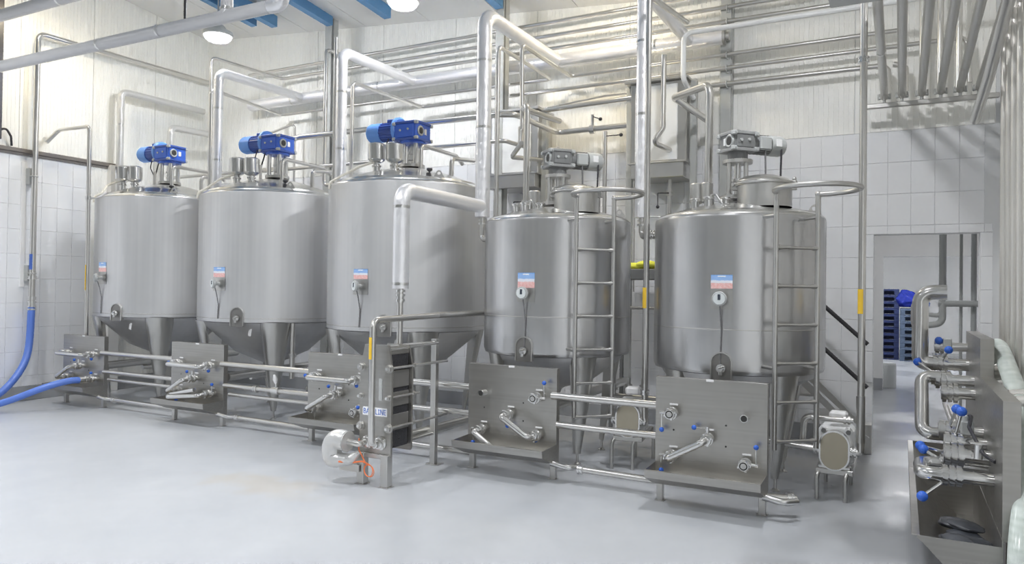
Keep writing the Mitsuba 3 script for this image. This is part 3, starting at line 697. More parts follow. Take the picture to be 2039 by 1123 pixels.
def plain(k, x, y, z):
    q = part(k, 'port_stub', merge(cyl((x, y, z), (x, y - .085, z), RT, 18), torus((x, y - .085, z), RT, .004, (0, 1, 0), n=20, m=6)), 'bright_steel')
    part(q, 'bore', aim(lathe([(.022, 0), (.022, .001), (0, .001)], 18), (0, -1, 0), (x, y - .0862, z)), 'dark_bore')

def board(no, cx, y, top, half, label):
    k = thing('valve_board', label, 'transfer panel', 'transfer panels in front of the tanks')
    part(k, 'face_sheet', merge(box(cx - half, cx + half, y - .002, y + .002, .13, top, .001), box(cx - half, cx - half + .003, y, y + .055, .13, top), box(cx + half - .003, cx + half, y, y + .055, .13, top), box(cx - half, cx + half, y, y + .055, top - .003, top)), 'board_steel', smooth=False)
    # trough: folded sheet with end plates
    prof = [(y - .003, .34), (y - .003, .165), (y - .06, .15), (y - .27, .235), (y - .28, .29), (y - .265, .292)]
    part(k, 'trough', merge(ext(LineString(prof).buffer(.0022, cap_style=2, join_style=2), 2 * half - .004, 'yz', cx - half + .002)), 'board_steel', smooth=25)
    endp = Polygon([(y - .003, .30), (y - .003, .165), (y - .06, .15), (y - .27, .235), (y - .28, .29)])
    for s in (-1, 1): part(k, 'trough_end', ext(endp, .003, 'yz', cx + s * half - (.003 if s > 0 else 0)), 'board_steel')
    for s in (-1, 1):
        xx = cx + s * (half - .035)
        q = part(k, 'leg', box(xx - .024, xx + .024, y + .004, y + .052, .004, .30, .003), 'satin_steel')
        part(q, 'foot_plate', box(xx - .035, xx + .035, y - .006, y + .062, 0, .006, .001), 'satin_steel')
    part(k, 'title_plate', box(cx - .028, cx + .028, y - .004, y, top - .014, top + .004), 'white_plastic', smooth=False)
    for dx, z in ((-.27, .555), (.12, .625), (.12, .47)):
        part(k, 'bolt_hole', aim(lathe([(.007, 0), (.007, .002), (0, .002)], 10), (0, -1, 0), (cx + dx, y - .0015, z)), 'dark_bore')
    A, B, C, D, E_ = (cx - .27, .69), (cx + .27, .69), (cx, .525), (cx - .27, .37), (cx + .27, .37)
    V = lambda p, hub, lev, **kw: valve(k, p[0], y, p[1], hub, lev, **kw)
    L_, R_, U_, D_ = (-1, 0), (1, 0), (0, 1), (0, -1)
    # drain elbow on the right end of the trough
    part(k, 'drain_elbow', tube([(cx + half - .02, y - .06, .155), (cx + half + .13, y - .06, .135), (cx + half + .20, y - .06 + .09, .13)], .024, .06), 'bright_steel')
    if no == 5:
        V(A, L_, D_); plain(k, cx + .262, y, .70); V(C, U_, L_, open_end=False, llen=.10); V(D, L_, D_, open_end=False, llen=.115); V(E_, R_, U_)
        bend(k, C[0], C[1], D[0], D[1], y)
    elif no == 4:
        plain(k, cx - .262, y, .69); V(B, R_, U_); V(C, D_, D_, open_end=False, hubl=.05, llen=.05); V(E_, D_, D_, open_end=False, hubl=.03, llen=.01); V(D, L_, D_, open_end=False, llen=.12)
        bend(k, C[0], C[1], E_[0], E_[1], y)
        part(k, 'bend_pipe', tube([(D[0], y - .12, D[1]), (D[0], y - .20, D[1]), (D[0] + .19, y - .17, .235)], RT, .06, 14), 'bright_steel')
    elif no == 3:
        V(A, L_, L_, open_end=False, llen=.06); V(B, D_, D_, open_end=False, hubl=.04, llen=.02); V(C, U_, L_, open_end=False, llen=.09); V(D, D_, D_, open_end=False, llen=.09)
        valve(k, E_[0], y, E_[1], U_, R_, llen=.02, hubl=.05)
        bend(k, *A, *B, y); bend(k, *C, *D, y)
    else:
        V(A, L_, L_, open_end=False, llen=.07); V(B, D_, D_, open_end=False, hubl=.04, llen=.02); V(C, U_, L_, open_end=False, llen=.09)
        bend(k, *A, *B, y, out=.21); bend(k, *C, *D, y)
        if no == 2:
            V(D, D_, D_, open_end=False, hubl=.05, llen=.06); V(E_, R_, U_, open_end=False, llen=.11, hubl=.06)
            part(k, 'bend_pipe', tube([(E_[0], y - .12, E_[1]), (E_[0], y - .20, E_[1] - .01), (E_[0] - .42, y - .27, E_[1] - .045), (E_[0] - .50, y - .20, E_[1] - .035), (E_[0] - .06, y - .20, E_[1] + .055)], RT, .055, 14), 'bright_steel')
        else:
            V(D, L_, L_, open_end=False, llen=.05); V(E_, U_, U_, open_end=False, hubl=.05, llen=.03)
BT = 'steel pipe board with drip trough, '
BOARDS = [(5, -1.255, 5.545, .952, .412, BT + 'rightmost, with two open valves and one bend'),
          (4, -3.005, 5.695, .938, .435, BT + 'fourth from the left, one bend hanging in the trough'),
          (3, -5.035, 5.805, .926, .425, BT + 'half hidden behind the heat exchanger'),
          (2, -7.255, 5.885, .930, .445, BT + 'second from the left, with a loose double bend'),
          (1, -9.565, 5.975, .922, .44, BT + 'leftmost one, with the blue hose coupled to it')]
for b in BOARDS: board(*b)

# ------------------------------------------------------------------ pipes between the panels
def pipe(name, label, path, r, rb=None, m='pipe_steel', clamps=(), group=None, n=14, cat='pipe', cm='bright_steel'):
    k = thing(name, label, cat, group)
    part(k, 'run', tube(path, r, rb, n), m)
    for c_, d_ in clamps:
        c_ = np.array(c_, float); d_ = np.array(d_, float) / np.linalg.norm(d_)
        part(k, 'union', merge(cyl(c_ - d_ * .022, c_ - d_ * .006, r * 1.55, 16), cyl(c_ + d_ * .006, c_ + d_ * .022, r * 1.55, 16), cyl(c_ - d_ * .02, c_ + d_ * .02, r * 1.3, 16)), cm)
    return k
GP = 'pipes joining the panels'
pair = {(4, 5): (-2.60, -1.64, 5.66), (3, 4): (-4.62, -3.40, 5.77), (2, 3): (-6.83, -5.44, 5.87), (1, 2): (-9.14, -7.68, 5.95)}
txt = {(4, 5): 'between the two right panels', (3, 4): 'behind the heat exchanger, joining the middle panels', (2, 3): 'between the second and third panel from the left', (1, 2): 'between the two leftmost panels'}
for ab, (xa, xb, y) in pair.items():
    pipe('transfer_pipe', 'upper steel pipe running ' + txt[ab], [(xa, y, .715), (xb, y, .715)], .031, group=GP)
    pipe('transfer_pipe', 'middle steel pipe running ' + txt[ab], [(xa + .05, y, .475), (xb, y, .475)], .027, group=GP, clamps=[((xa + .55, y, .475), (1, 0, 0))] if ab == (2, 3) else ())
    if ab in ((2, 3), (1, 2)):
        pipe('transfer_pipe', 'lower steel pipe running ' + txt[ab], [(xa + .1, y + .03, .375), (xb, y + .03, .375)], .022, group=GP)
    pipe('drain_pipe', 'low steel drain pipe on the floor ' + txt[ab], [(xa + .26, y, .13), (xb - .05, y, .12)], .026, group='drain pipes along the floor', clamps=[((xa + .27, y, .13), (1, 0, 0))])
pipe('drain_pipe', 'short steel drain stub under the right end of the rightmost panel', [(-.86, 5.56, .135), (-.66, 5.66, .125)], .03, clamps=[((-.70, 5.64, .127), (1, .5, 0))])
# big pipes running back under the tanks
pipe('suction_pipe', 'thick steel pipe running back past the heat exchanger column', [(-3.83, 5.10, .30), (-3.83, 6.75, .30), (-3.83, 6.95, .42)], .047, .12)
for no, xx in ((1, -9.30), (2, -7.02), (4, -2.85)):
    pipe('suction_pipe', f'thick steel pipe low under the {ORD[no]}', [(xx, 6.12, .53), (xx - .02, 7.2, .55), (xx - .02, 8.3, .55)], .05, .12)

# ================================================================== PLATE HEAT EXCHANGER
hx = thing('plate_heat_exchanger', 'upright plate heat exchanger with name sign, standing before the middle tank', 'heat exchanger')
X0, X1, Y0, YP0, YP1 = -3.93, -3.61, 4.78, 4.80, 5.07
fr_ = Polygon([(X0 + .02, .24), (X1 - .005, .24), (X1, .27), (X1, .95), (X1 - .035, 1.142), (X0 + .045, 1.142), (X0, .95), (X0, .27)])
part(hx, 'frame_plate', ext(fr_, .022, 'xz', Y0), 'board_steel', smooth=20)
fr2 = Polygon([(X0 + .02, .25), (X1 - .02, .25), (X1 - .01, .27), (X1 - .01, .95), (X1 - .045, 1.13), (X0 + .05, 1.13), (X0 + .01, .95)])
part(hx, 'pressure_plate', ext(fr2, .02, 'xz', YP1), 'board_steel', smooth=20)
n_pl = 44
for i in range(n_pl):                                      # the plates of the pack, grey and dark groups seen from the side by height
    ya = YP0 + .006 + i * (YP1 - YP0 - .01) / n_pl
    part(hx, 'plate', box(X0 + .055, X1 - .045, ya, ya + .0038, .30, 1.06), 'plate_dark', smooth=False)
for z0, z1, m_ in ((.345, .545, None), (.585, .675, None), (.445, .575, 'plate_grey'), (.64, .755, 'plate_grey'), (.79, .93, 'plate_grey')):
    if m_: part(hx, 'pack_guard', box(X1 - .052, X1 - .034, YP0 + .004, YP1 - .004, z0, z1, .003), m_, 'grey side cover of the plate pack')
part(hx, 'pack_top', box(X0 + .05, X1 - .04, YP0 + .002, YP1 - .002, 1.06, 1.105, .004), 'board_steel')
for x in (X0 + .02, X1 - .018):
    for z in (.475, .72, .955):
        big = z != .72
        q = part(hx, 'tie_rod', cyl((x, Y0 - .05, z), (x, 5.62, z) if x > -3.8 and z != .72 else (x, YP1 + .12, z), .0115, 10), 'bright_steel')
        r_ = .030 if big else .02
        part(q, 'nut', aim(merge(lathe([(.0, 0), (r_ * 1.25, 0), (r_ * 1.25, .01), (0, .01)], 20), lathe([(0, .01), (r_, .01), (r_, .034), (0, .034)], 6)), (0, -1, 0), (x, Y0, z)), 'satin_steel', smooth=20)
        part(q, 'rear_nut', lathe([(0, 0), (.02, 0), (.02, .025), (0, .025)], 6).apply_transform(trimesh.geometry.align_vectors([0, 0, 1], [0, 1, 0])).apply_translation((x, YP1 + .02, z)), 'satin_steel', smooth=20)
part(hx, 'carrying_bar', merge(cyl((-3.77, Y0 + .02, 1.112), (-3.77, 5.63, 1.112), .017, 12), cyl((X1 - .03, Y0 + .02, 1.105), (X1 - .12, 5.62, 1.112), .012, 10)), 'bright_steel')
part(hx, 'guide_bar', cyl((-3.77, Y0 + .02, .285), (-3.77, 5.63, .285), .014, 12), 'bright_steel')
q = part(hx, 'support_column', box(-3.80, -3.745, 5.61, 5.665, .0, 1.145, .004), 'satin_steel')
part(q, 'foot_plate', box(-3.83, -3.70, 5.59, 5.70, 0, .008, .002), 'satin_steel')
for x in (X0 + .035, X1 - .045):
    q = part(hx, 'leg', box(x - .035, x + .035, Y0 - .03, Y0 + .04, .006, .26, .004), 'satin_steel')
    part(q, 'foot_plate', box(x - .045, x + .045, Y0 - .04, Y0 + .05, 0, .008, .002), 'satin_steel')
part(hx, 'base_bar', box(X0, X1 - .01, Y0 - .02, Y0 + .02, .225, .262, .004), 'satin_steel')
part(hx, 'side_channel', merge(box(X0 - .16, X0 + .04, Y0 - .05, Y0 - .04, .10, .16), box(X0 - .16, X0 + .04, Y0 - .05, Y0 + .03, .155, .162), box(X0 - .16, X0 + .04, Y0 + .02, Y0 + .03, .12, .16)), 'satin_steel', smooth=False)
sg = part(hx, 'name_sign', box(X0 + .035, X1 - .04, Y0 - .004, Y0 + .001, .565, .632), 'sign_white', 'white name sign with blue letters', smooth=False)
txm = meshkit.text_mesh('BASELINE', .042, .0015)
wx = txm.bounds[1][0] - txm.bounds[0][0]
txm.apply_translation([-txm.bounds[0][0], 0, 0]); txm.apply_scale([.228 / wx, 1, 1])
txm.apply_transform(trimesh.transformations.rotation_matrix(math.pi / 2, (1, 0, 0))); txm.apply_translation([X0 + .044, Y0 - .004, .578])
part(sg, 'lettering', txm, 'sign_blue', smooth=False)
part(hx, 'rating_plate', box(-3.735, -3.70, Y0 - .003, Y0 + .001, .69, .87), 'light_grey_paint', smooth=False)
for x, z in ((-3.835, .35), (-3.705, .35)):
    q = part(hx, 'port', aim(lathe([(.028, 0), (.055, .002), (.055, .016), (.042, .02), (.042, .045), (.028, .05), (.028, .09), (0, .09)], 24), (0, -1, 0), (x, Y0, z)), 'bright_steel')
    for a in (45, 135, 225, 315): part(q, 'bolt', cyl((x + .046 * math.cos(math.radians(a)), Y0 - .03, z + .046 * math.sin(math.radians(a))), (x + .046 * math.cos(math.radians(a)), Y0, z + .046 * math.sin(math.radians(a))), .010, 8), 'bright_steel')
kp = pipe('outlet_pipe', 'steel pipe with a yellow tag rising before the heat exchanger and bending back', [(-3.715, 4.72, .35), (-3.72, 4.67, .36), (-3.72, 4.67, 1.345), (-3.74, 5.75, 1.365), (-3.785, 6.85, 1.365)], .027, .075)
part(kp, 'thin_run', tube([(-3.737, 5.62, 1.364), (-3.785, 6.85, 1.365)], .0285, 0), 'satin_steel')
part(kp, 'tag', curved((-3.72, 4.67), .028, -80, 25, 1.035, 1.21, .001)[0], 'yellow_tag', 'yellow marking tag', smooth=True)
# wrapped white elbow piping at its left foot
kw = thing('wrapped_pipe', 'foil-wrapped thick pipe bend low at the left foot of the heat exchanger', 'insulated pipe')
part(kw, 'steel_end', tube([(-3.835, Y0 - .085, .35), (-3.835, Y0 - .12, .35), (-3.99, Y0 - .12, .36)], .026, .05), 'pipe_steel')
wpts = fillet([(-3.945, Y0 - .12, .36), (-4.115, Y0 - .12, .37), (-4.115, Y0 - .12, .20), (-4.02, Y0 - .11, .20), (-3.93, Y0 - .10, .215), (-3.86, Y0 - .08, .28)], .085, 9)
wl_ = np.r_[0, np.cumsum([np.linalg.norm(np.array(b_) - np.array(a_)) for a_, b_ in zip(wpts[:-1], wpts[1:])])]
part(kw, 'wrap', sweep(wpts, np.interp(wl_ / wl_[-1], [0, .5, .66, .82, 1], [.084, .080, .058, .05, .015]), 24), 'white_foil', 'crinkled white and silver wrap', smooth=45)
part(kw, 'wrap_end', aim(lathe([(.03, 0), (.084, 0), (.088, .008), (.03, .004)], 24), (1, 0, 0), (-3.957, Y0 - .12, .36)), 'light_grey_paint')
k = thing('orange_cable', 'thin orange cable coiled in a ring hanging at the front of the heat exchanger', 'cable')
part(k, 'coil', torus((-3.775, Y0 - .06, .13), .048, .0035, (0, 1, 0.1), n=32, m=6), 'orange_wire')
part(k, 'coil', torus((-3.78, Y0 - .065, .135), .050, .0035, (.15, 1, 0), n=32, m=6), 'orange_wire')
part(k, 'strand', tube([(-3.85, Y0 - .10, .39), (-3.86, Y0 - .09, .30), (-3.80, Y0 - .08, .20), (-3.775, Y0 - .06, .18)], .005, .03, 8), 'orange_wire')
part(k, 'strand', tube([(-4.0, Y0 - .17, .20), (-3.92, Y0 - .12, .19), (-3.83, Y0 - .08, .205), (-3.775, Y0 - .06, .18)], .007, .03, 8), 'orange_wire')
solo('blue_strap', 'crumpled blue strap on the floor seen past the right side of the heat exchanger', 'strap', merge(tube([(-3.62, 4.86, .19), (-3.54, 4.95, .20), (-3.47, 5.02, .215), (-3.44, 5.08, .20)], .012, .03, 8), tube([(-3.60, 4.9, .18), (-3.50, 4.98, .175), (-3.45, 5.05, .195)], .010, .03, 8), box(-3.585, -3.555, 4.92, 4.95, .17, .205, .004)).apply_translation((-.94, 1.10, -.165)), 'ball_blue')

# ================================================================== INSULATED PIPES
def insulated(label, path, r, m='foil', bands=(), rb=None, endcap=None):
    k = thing('insulated_pipe', label, 'insulated pipe', 'foil clad pipes')
    part(k, 'cladding', tube(path, r, rb or r * 2.0, 22), m, smooth=40)
    for a, d in bands:
        a, d = np.array(a, float), np.array(d, float); part(k, 'band', cyl(a - d * .012, a + d * .012, r * 1.03, 22), 'bright_steel')
    return k
ZH, YH = 4.52, 8.50
k = insulated('long foil clad header pipe along the upper back wall', [(-9.32, YH, ZH), (-1.82, YH, ZH)], .085, bands=[((x, YH, ZH), (1, 0, 0)) for x in (-8.4, -6.7, -4.9, -2.6)])
part(k, 'end_cap', merge(aim(lathe([(.088, 0), (.088, .03), (.05, .035), (.05, .07), (0, .075)], 24), (1, 0, 0), (-1.82, YH, ZH))), 'satin_steel')
DN = [(1, -10.37, 6.97, 2.95, .050, 'light steel clad downpipe next to the left wall, behind the leftmost tank'), (2, -8.185, 6.90, 2.78, .062, 'foil clad downpipe between the two leftmost tanks'),
      (3, -6.09, 6.97, 2.75, .066, 'foil clad downpipe at the left of the middle tank'), (4, -3.89, 6.66, 2.36, .078, 'foil clad downpipe, tallest and thickest, left of the fourth tank'), (5, -2.205, 6.80, 2.31, .066, 'foil clad downpipe at the left of the rightmost tank')]
for no, x, y, zb_, r, lab in DN:
    k = insulated(lab, [(x, y, zb_), (x, y, ZH - .02), (x, YH - .05, ZH)] , r, 'jacket' if False else ('white_foil' if no == 1 else 'foil'), bands=[((x, y, z), (0, 0, 1)) for z in (3.3, 4.0)])
    if no >= 4:
        cx_, R_ = T[no][0][0], T[no][1]
        q = part(k, 'steel_elbow', tube([(x, y, zb_ + .02), (x, y, 2.12), (cx_ - R_ - .06, T[no][0][1] - .05, 2.13)], .026, .07), 'pipe_steel')
        part(q, 'union', merge(*rings((x, y, zb_), (x, y, 2.0), [.03, .07], .042, .018)), 'bright_steel')
k = insulated('foil clad pipe crossing in front of the middle tank and dropping to the heat exchanger', [(-3.89, 6.62, 2.47), (-3.79, 5.12, 2.445), (-3.79, 5.12, 1.60)], .070, bands=[((-3.79, 5.12, 2.3), (0, 0, 1)), ((-3.79, 5.12, 1.64), (0, 0, 1))], rb=.12)
part(k, 'steel_tail', tube([(-3.79, 5.12, 1.62), (-3.79, 5.12, 1.10)], .026, 0), 'pipe_steel')
part(k, 'union', merge(*rings((-3.79, 5.12, 1.60), (-3.79, 5.12, 1.0), [.02, .055, .10], .042, .02), cyl((-3.79, 5.12, 1.55), (-3.79, 5.12, 1.48), .032, 14)), 'bright_steel')

# ================================================================== STEEL PIPES ON THE BACK WALL
YP = 8.52
GW = 'steel pipes along the upper back wall'
def wp(label, path, r=.024, **kw): return pipe('wall_pipe', label, path, r, .07, group=GW, **kw)
wp('topmost thin steel pipe on the back wall, starting near the left corner', [(-9.40, YP, 5.03), (-.2, YP, 5.05)])
wp('second steel pipe from the top on the back wall, fed by a thin riser', [(-8.74, 7.24, 2.9), (-8.74, 7.24, 4.87), (-8.66, YP, 4.88), (.75, YP, 4.86)])
wp('third steel pipe from the top on the back wall, starting above the middle tank', [(-6.32, YP, 4.70), (.75, YP, 4.70)])
wp('steel pipe just under the foil header, left part', [(-8.42, 6.98, 2.9), (-8.42, 6.98, 4.31), (-8.66, YP, 4.31), (-3.98, YP, 4.31), (-3.98, 7.12, 4.31), (-3.98, 7.12, 2.3)])
wp('steel pipe just under the foil header, right part', [(-3.57, 6.92, 3.16), (-3.70, 7.18, 3.35), (-3.72, 7.18, 4.31), (-3.71, YP, 4.31), (-.02, YP, 4.33)])
wp('steel pipe two rows under the foil header, from the middle tank to the far right', [(-6.05, 7.12, 2.8), (-6.05, 7.12, 4.155), (-5.98, YP, 4.155), (.55, YP, 4.17), (.58, YP, 3.72)])
wp('lowest long steel pipe on the right part of the back wall', [(-1.95, YP, 3.985), (-.16, YP, 3.985), (-.14, YP, 3.66)], .028)
wp('tall thin riser pipe near the wall left of the third downpipe', [(-7.0, 8.11, 3.08), (-7.39, 8.11, 3.08), (-7.39, 8.11, 5.05), (-7.36, YP, 5.05)], .03)
wp('second thin riser beside the third downpipe', [(-6.22, 7.0, 2.75), (-6.22, 7.0, 4.70)], .02)
pipe('wall_pipe', 'white painted pipe turning down above the right buffer tank', [(.75, 8.0, 4.45), (-2.14, 8.0, 4.45), (-2.14, 8.0, 3.95), (-2.10, 8.3, 3.80)], .028, .09, m='white_paint', group=GW)
# pipe along the tanks at mixer height, diving back to the wall
kx = pipe('tank_feed_pipe', 'bright steel pipe behind the mixers, bending back to the wall at the fourth tank', [(-8.1, 7.40, 3.56), (-7.1, 7.32, 3.60), (-4.05, 7.32, 3.60), (-3.90, 7.40, 3.60), (-3.87, YP - .05, 3.60), (-2.72, YP - .05, 3.61)], .034, .10)
q = part(kx, 'valve', merge(cyl((-3.42, YP - .05, 3.60), (-3.36, YP - .05, 3.60), .055, 18), cyl((-3.39, YP - .05, 3.6), (-3.39, YP - .05, 3.78), .02, 10)), 'bright_steel'); part(q, 'lever', merge(cyl((-3.39, YP - .05, 3.76), (-3.26, YP - .12, 3.70), .006, 8), ball((-3.26, YP - .12, 3.70), .022)), 'black_rubber')
kx = pipe('tank_feed_pipe', 'steel drop pipe behind the fourth mixer, with a black ball lever', [(-3.22, YP - .05, 3.56), (-3.22, YP - .05, 2.3)], .026)
part(kx, 'lever', merge(cyl((-3.22, YP - .06, 3.50), (-3.0, YP - .1, 3.49), .006, 8), ball((-3.0, YP - .1, 3.49), .022)), 'black_rubber')
pipe('tank_feed_pipe', 'steel cross pipe running to the right buffer tank above the fourth mixer', [(-4.4, 8.35, 3.86), (-2.45, 8.35, 3.91), (-2.35, 8.35, 3.85), (-2.28, 8.36, 3.72)], .030)
pipe('tank_feed_pipe', 'steel gooseneck pipe dropping onto the lid of the fourth tank', [(-3.58, 7.9, 3.60), (-3.62, 7.05, 3.56), (-3.50, 6.90, 3.56), (-3.50, 6.90, 2.40)], .033, .09, clamps=[((-3.50, 6.90, 2.52), (0, 0, 1))])
pipe('tank_feed_pipe', 'steel gooseneck pipe dropping onto the lid of the rightmost tank', [(-1.95, 8.40, 3.55), (-2.10, 7.5, 3.62), (-1.60, 6.92, 3.55), (-1.595, 6.90, 2.36)], .036, .10, clamps=[((-1.595, 6.90, 2.47), (0, 0, 1))])
pipe('tank_feed_pipe', 'steel dogleg pipe entering the front of the right buffer tank', [(-2.36, 8.0, 4.24), (-2.36, 8.0, 3.43), (-2.46, 7.96, 3.27), (-2.34, 8.25, 3.22)], .030, .05)
pipe('tank_feed_pipe', 'steel dogleg pipe entering the front of the left buffer tank', [(-3.72, 7.18, 3.4), (-3.72, 7.18, 3.2), (-3.82, 7.16, 3.07), (-3.98, 8.25, 3.23)], .026, .05)
pipe('tank_feed_pipe', 'steel pipe from the middle mixer to the fourth tank with a downturned end', [(-5.30, 7.6, 3.36), (-4.15, 7.6, 3.36), (-4.05, 7.9, 3.34)], .024)
pipe('tank_feed_pipe', 'steel pipe behind the second and third mixer', [(-8.3, 7.75, 3.28), (-6.2, 7.75, 3.28)], .024)
pipe('tank_feed_pipe', 'steel pipe behind the first and second mixer', [(-10.3, 7.75, 3.30), (-7.9, 7.75, 3.30)], .026)
pipe('tank_feed_pipe', 'thin steel pipe bending down behind the second mixer', [(-9.35, 8.5, 3.95), (-8.42, 8.5, 4.13), (-8.36, 8.5, 4.10), (-8.36, 8.5, 3.2)], .018, .08)
pipe('tank_feed_pipe', 'short steel clad pipe behind the first mixer, turned down at its left end', [(-10.0, 7.55, 3.0), (-10.0, 7.55, 4.04), (-10.1, 8.5, 4.10)], .05, .09, m='white_foil')
pipe('conduit', 'thin cable conduit with small valves on the wall right of the fourth mixer', [(-4.15, 8.66, 3.98), (-3.3, 8.66, 4.05), (-2.95, 8.66, 4.05), (-2.90, 8.66, 3.98), (-2.90, 8.66, 1.6)], .012, .05, clamps=[((-2.90, 8.66, 3.15), (0, 0, 1)), ((-2.90, 8.66, 2.95), (0, 0, 1))])
for z in (3.98, 4.31, 4.70, 4.86): pass
kc = thing('pipe_bracket', 'row of pipe clamps on the grey column at the end of the foil header', 'pipe bracket')
for z in (3.985, 4.165, 4.32, 4.70, 4.86): part(kc, 'clamp', merge(torus((-1.78, YP, z), .034, .008, (1, 0, 0), n=18, m=6), box(-1.795, -1.765, YP + .02, YP + .05, z - .05, z + .05)), 'light_grey_paint')
kc = thing('pipe_bracket', 'row of pipe clamps on the grey column under the left blue beam', 'pipe bracket')
for z in (4.31, 4.89, 5.03): part(kc, 'clamp', merge(torus((-7.53, YP, z - .01), .034, .008, (1, 0, 0), n=18, m=6), box(-7.545, -7.515, 8.46, YP, z - .03, z + .03)), 'column_grey')

# ------------------------------------------------------------------ buffer tanks hanging on the wall
for (xa, xb, z0, z1, lab) in ((-4.74, -4.02, 3.06, 3.86, 'square steel buffer tank on the wall behind the fourth tank'), (-2.82, -2.16, 3.08, 4.02, 'square steel buffer tank on the wall behind the rightmost tank')):
    k = thing('buffer_tank', lab, 'buffer tank', 'wall hung buffer tanks')
    part(k, 'body', box(xa, xb, 8.24, 8.66, z0, z1, .01), 'light_grey_paint' if False else 'satin_steel')
    part(k, 'front_cover', box(xa + .06, xb - .10, 8.225, 8.242, z0 + .03, z1 - .04, .006), 'white_paint')
    part(k, 'skirt', merge(box(xa + .02, xb - .02, 8.20, 8.66, z0 - .17, z0 + .01, .006), box(xa - .01, xb + .01, 8.19, 8.66, z0 - .005, z0 + .015, .003)), 'satin_steel')
    part(k, 'top_shelf', box(xa - .06, xb + .02, 8.18, 8.66, z1, z1 + .035, .004), 'satin_steel')
    for x in ((xb + .03,) if xa < -4 else (xa - .05, xb + .05)):
        part(k, 'post', box(x - .035, x + .035, 8.34, 8.41, 0, z1, .004), 'column_grey')
    part(k, 'drain', merge(cyl(((xa + xb) / 2 + .1, 8.4, z0 - .17), ((xa + xb) / 2 + .1, 8.4, z0 - .62), .022, 12), *rings(((xa + xb) / 2 + .1, 8.4, z0 - .17), ((xa + xb) / 2 + .1, 8.4, z0 - .62), [.14, .18], .038, .02)), 'pipe_steel')
    part(k, 'drain_lever', merge(cyl(((xa + xb) / 2 + .1, 8.37, z0 - .33), ((xa + xb) / 2 - .02, 8.33, z0 - .33), .006, 8), cyl(((xa + xb) / 2 - .02, 8.33, z0 - .33), ((xa + xb) / 2 - .02, 8.33, z0 - .48), .005, 8), ball(((xa + xb) / 2 - .02, 8.33, z0 - .49), .02)), 'black_rubber')

# ------------------------------------------------------------------ pipes at the left wall, hoses
XP = -10.46
kl = pipe('wall_riser', 'steel riser pipe on the left wall that turns along the wall at the top', [(XP, 5.80, 1.36), (XP, 5.81, 5.02), (XP, 8.62, 5.06)], .037, .10, clamps=[((XP, 5.80, 1.40), (0, 0, 1)), ((XP, 5.80, 1.68), (0, 0, 1))])
for z in (1.74, 3.06): part(kl, 'wall_bracket', merge(box(XL, XP - .03, 5.75, 5.85, z - .11, z + .11, .004), cyl((XP - .05, 5.80, z), (XP, 5.80, z), .014, 10), torus((XP, 5.80, z), .042, .009, n=20, m=6)), 'column_grey')
part(kl, 'backing_rail', box(XL + .001, XL + .03, 5.70, 5.76, 1.55, 3.25, .004), 'white_plastic')
part(kl, 'marker', curved((XP, 5.80), .038, -60, 60, 1.79, 2.0, .001)[0], 'sign_blue', smooth=True)
kl = pipe('wall_riser', 'thinner steel pipe branching from the left riser and dropping beside the leftmost tank', [(XP, 5.95, 3.55), (XP + .03, 6.1, 3.75), (-9.735, 6.1, 3.74), (-9.715, 6.1, .80)], .026, .07, clamps=[((-9.725, 6.1, 2.77), (0, 0, 1))])
part(kl, 'stay', cyl((-9.725, 6.1, 2.77), (-9.50, 6.22, 2.76), .010, 8), 'bright_steel')
part(kl, 'tag', curved((-9.718, 6.1), .027, -90, 20, 1.52, 1.86, .001)[0], 'yellow_tag', 'yellow marking tag', smooth=True)
solo('dark_post', 'dark upright strip on the left wall above the tile ledge', 'post', box(XL + .02, XL + .10, 5.02, 5.40, 3.50, 5.9, .004), 'rail_black', smooth=False)
solo('black_cable', 'black cable looping out of the dark strip above the tile ledge', 'cable', tube([(XL + .06, 5.39, 3.62), (XL + .08, 5.46, 3.66), (XL + .07, 5.53, 3.56), (XL + .05, 5.55, 3.44)], .014, .05, 8), 'black_rubber')
def hose(name, label, path, r, m, n=16, parts=()):
    k = thing(name, label, 'hose')
    P_ = np.array(path, float); t = np.linspace(0, 1, len(P_)); from scipy.interpolate import CubicSpline
    part(k, 'tube', sweep(CubicSpline(t, P_)(np.linspace(0, 1, 60)), r, n), m, smooth=60)
    return k
kh = hose('blue_hose', 'blue hose hanging from the riser on the left wall down to the floor', [(XP, 5.80, 1.27), (XP + .005, 5.79, 1.05), (XP - .0, 5.78, .80), (XP + .05, 5.68, .50), (XP + .05, 5.45, .20), (XP - .02, 5.20, .06), (XP - .05, 4.8, .045), (XP - .0, 4.3, .045)], .045, 'hose_blue')
part(kh, 'coupling', merge(cyl((XP, 5.80, 1.24), (XP, 5.80, 1.36), .042, 16), *rings((XP, 5.80, 1.2), (XP, 5.80, 1.4), [.05, .09, .15], .058, .02)), 'bright_steel')
bx_, by_, bz_ = -9.565 + .27, 5.975, .37
kh = hose('blue_hose', 'blue hose coupled to the leftmost transfer panel and lying on the floor', [(bx_, by_ - .22, bz_), (bx_ - .05, by_ - .40, bz_ - .01), (bx_ - .18, by_ - .62, bz_ - .09), (bx_ - .38, by_ - .84, bz_ - .21), (bx_ - .62, by_ - 1.05, .075), (bx_ - .95, by_ - 1.25, .045), (bx_ - 1.25, by_ - 1.5, .045)], .041, 'hose_blue')
part(kh, 'coupling', merge(aim(lathe([(.026, 0), (.046, .004), (.046, .03), (.04, .034), (.044, .10), (.040, .11), (0, .11)], 20), (0, -1, 0), (bx_, by_ - .115, bz_))), 'bright_steel')

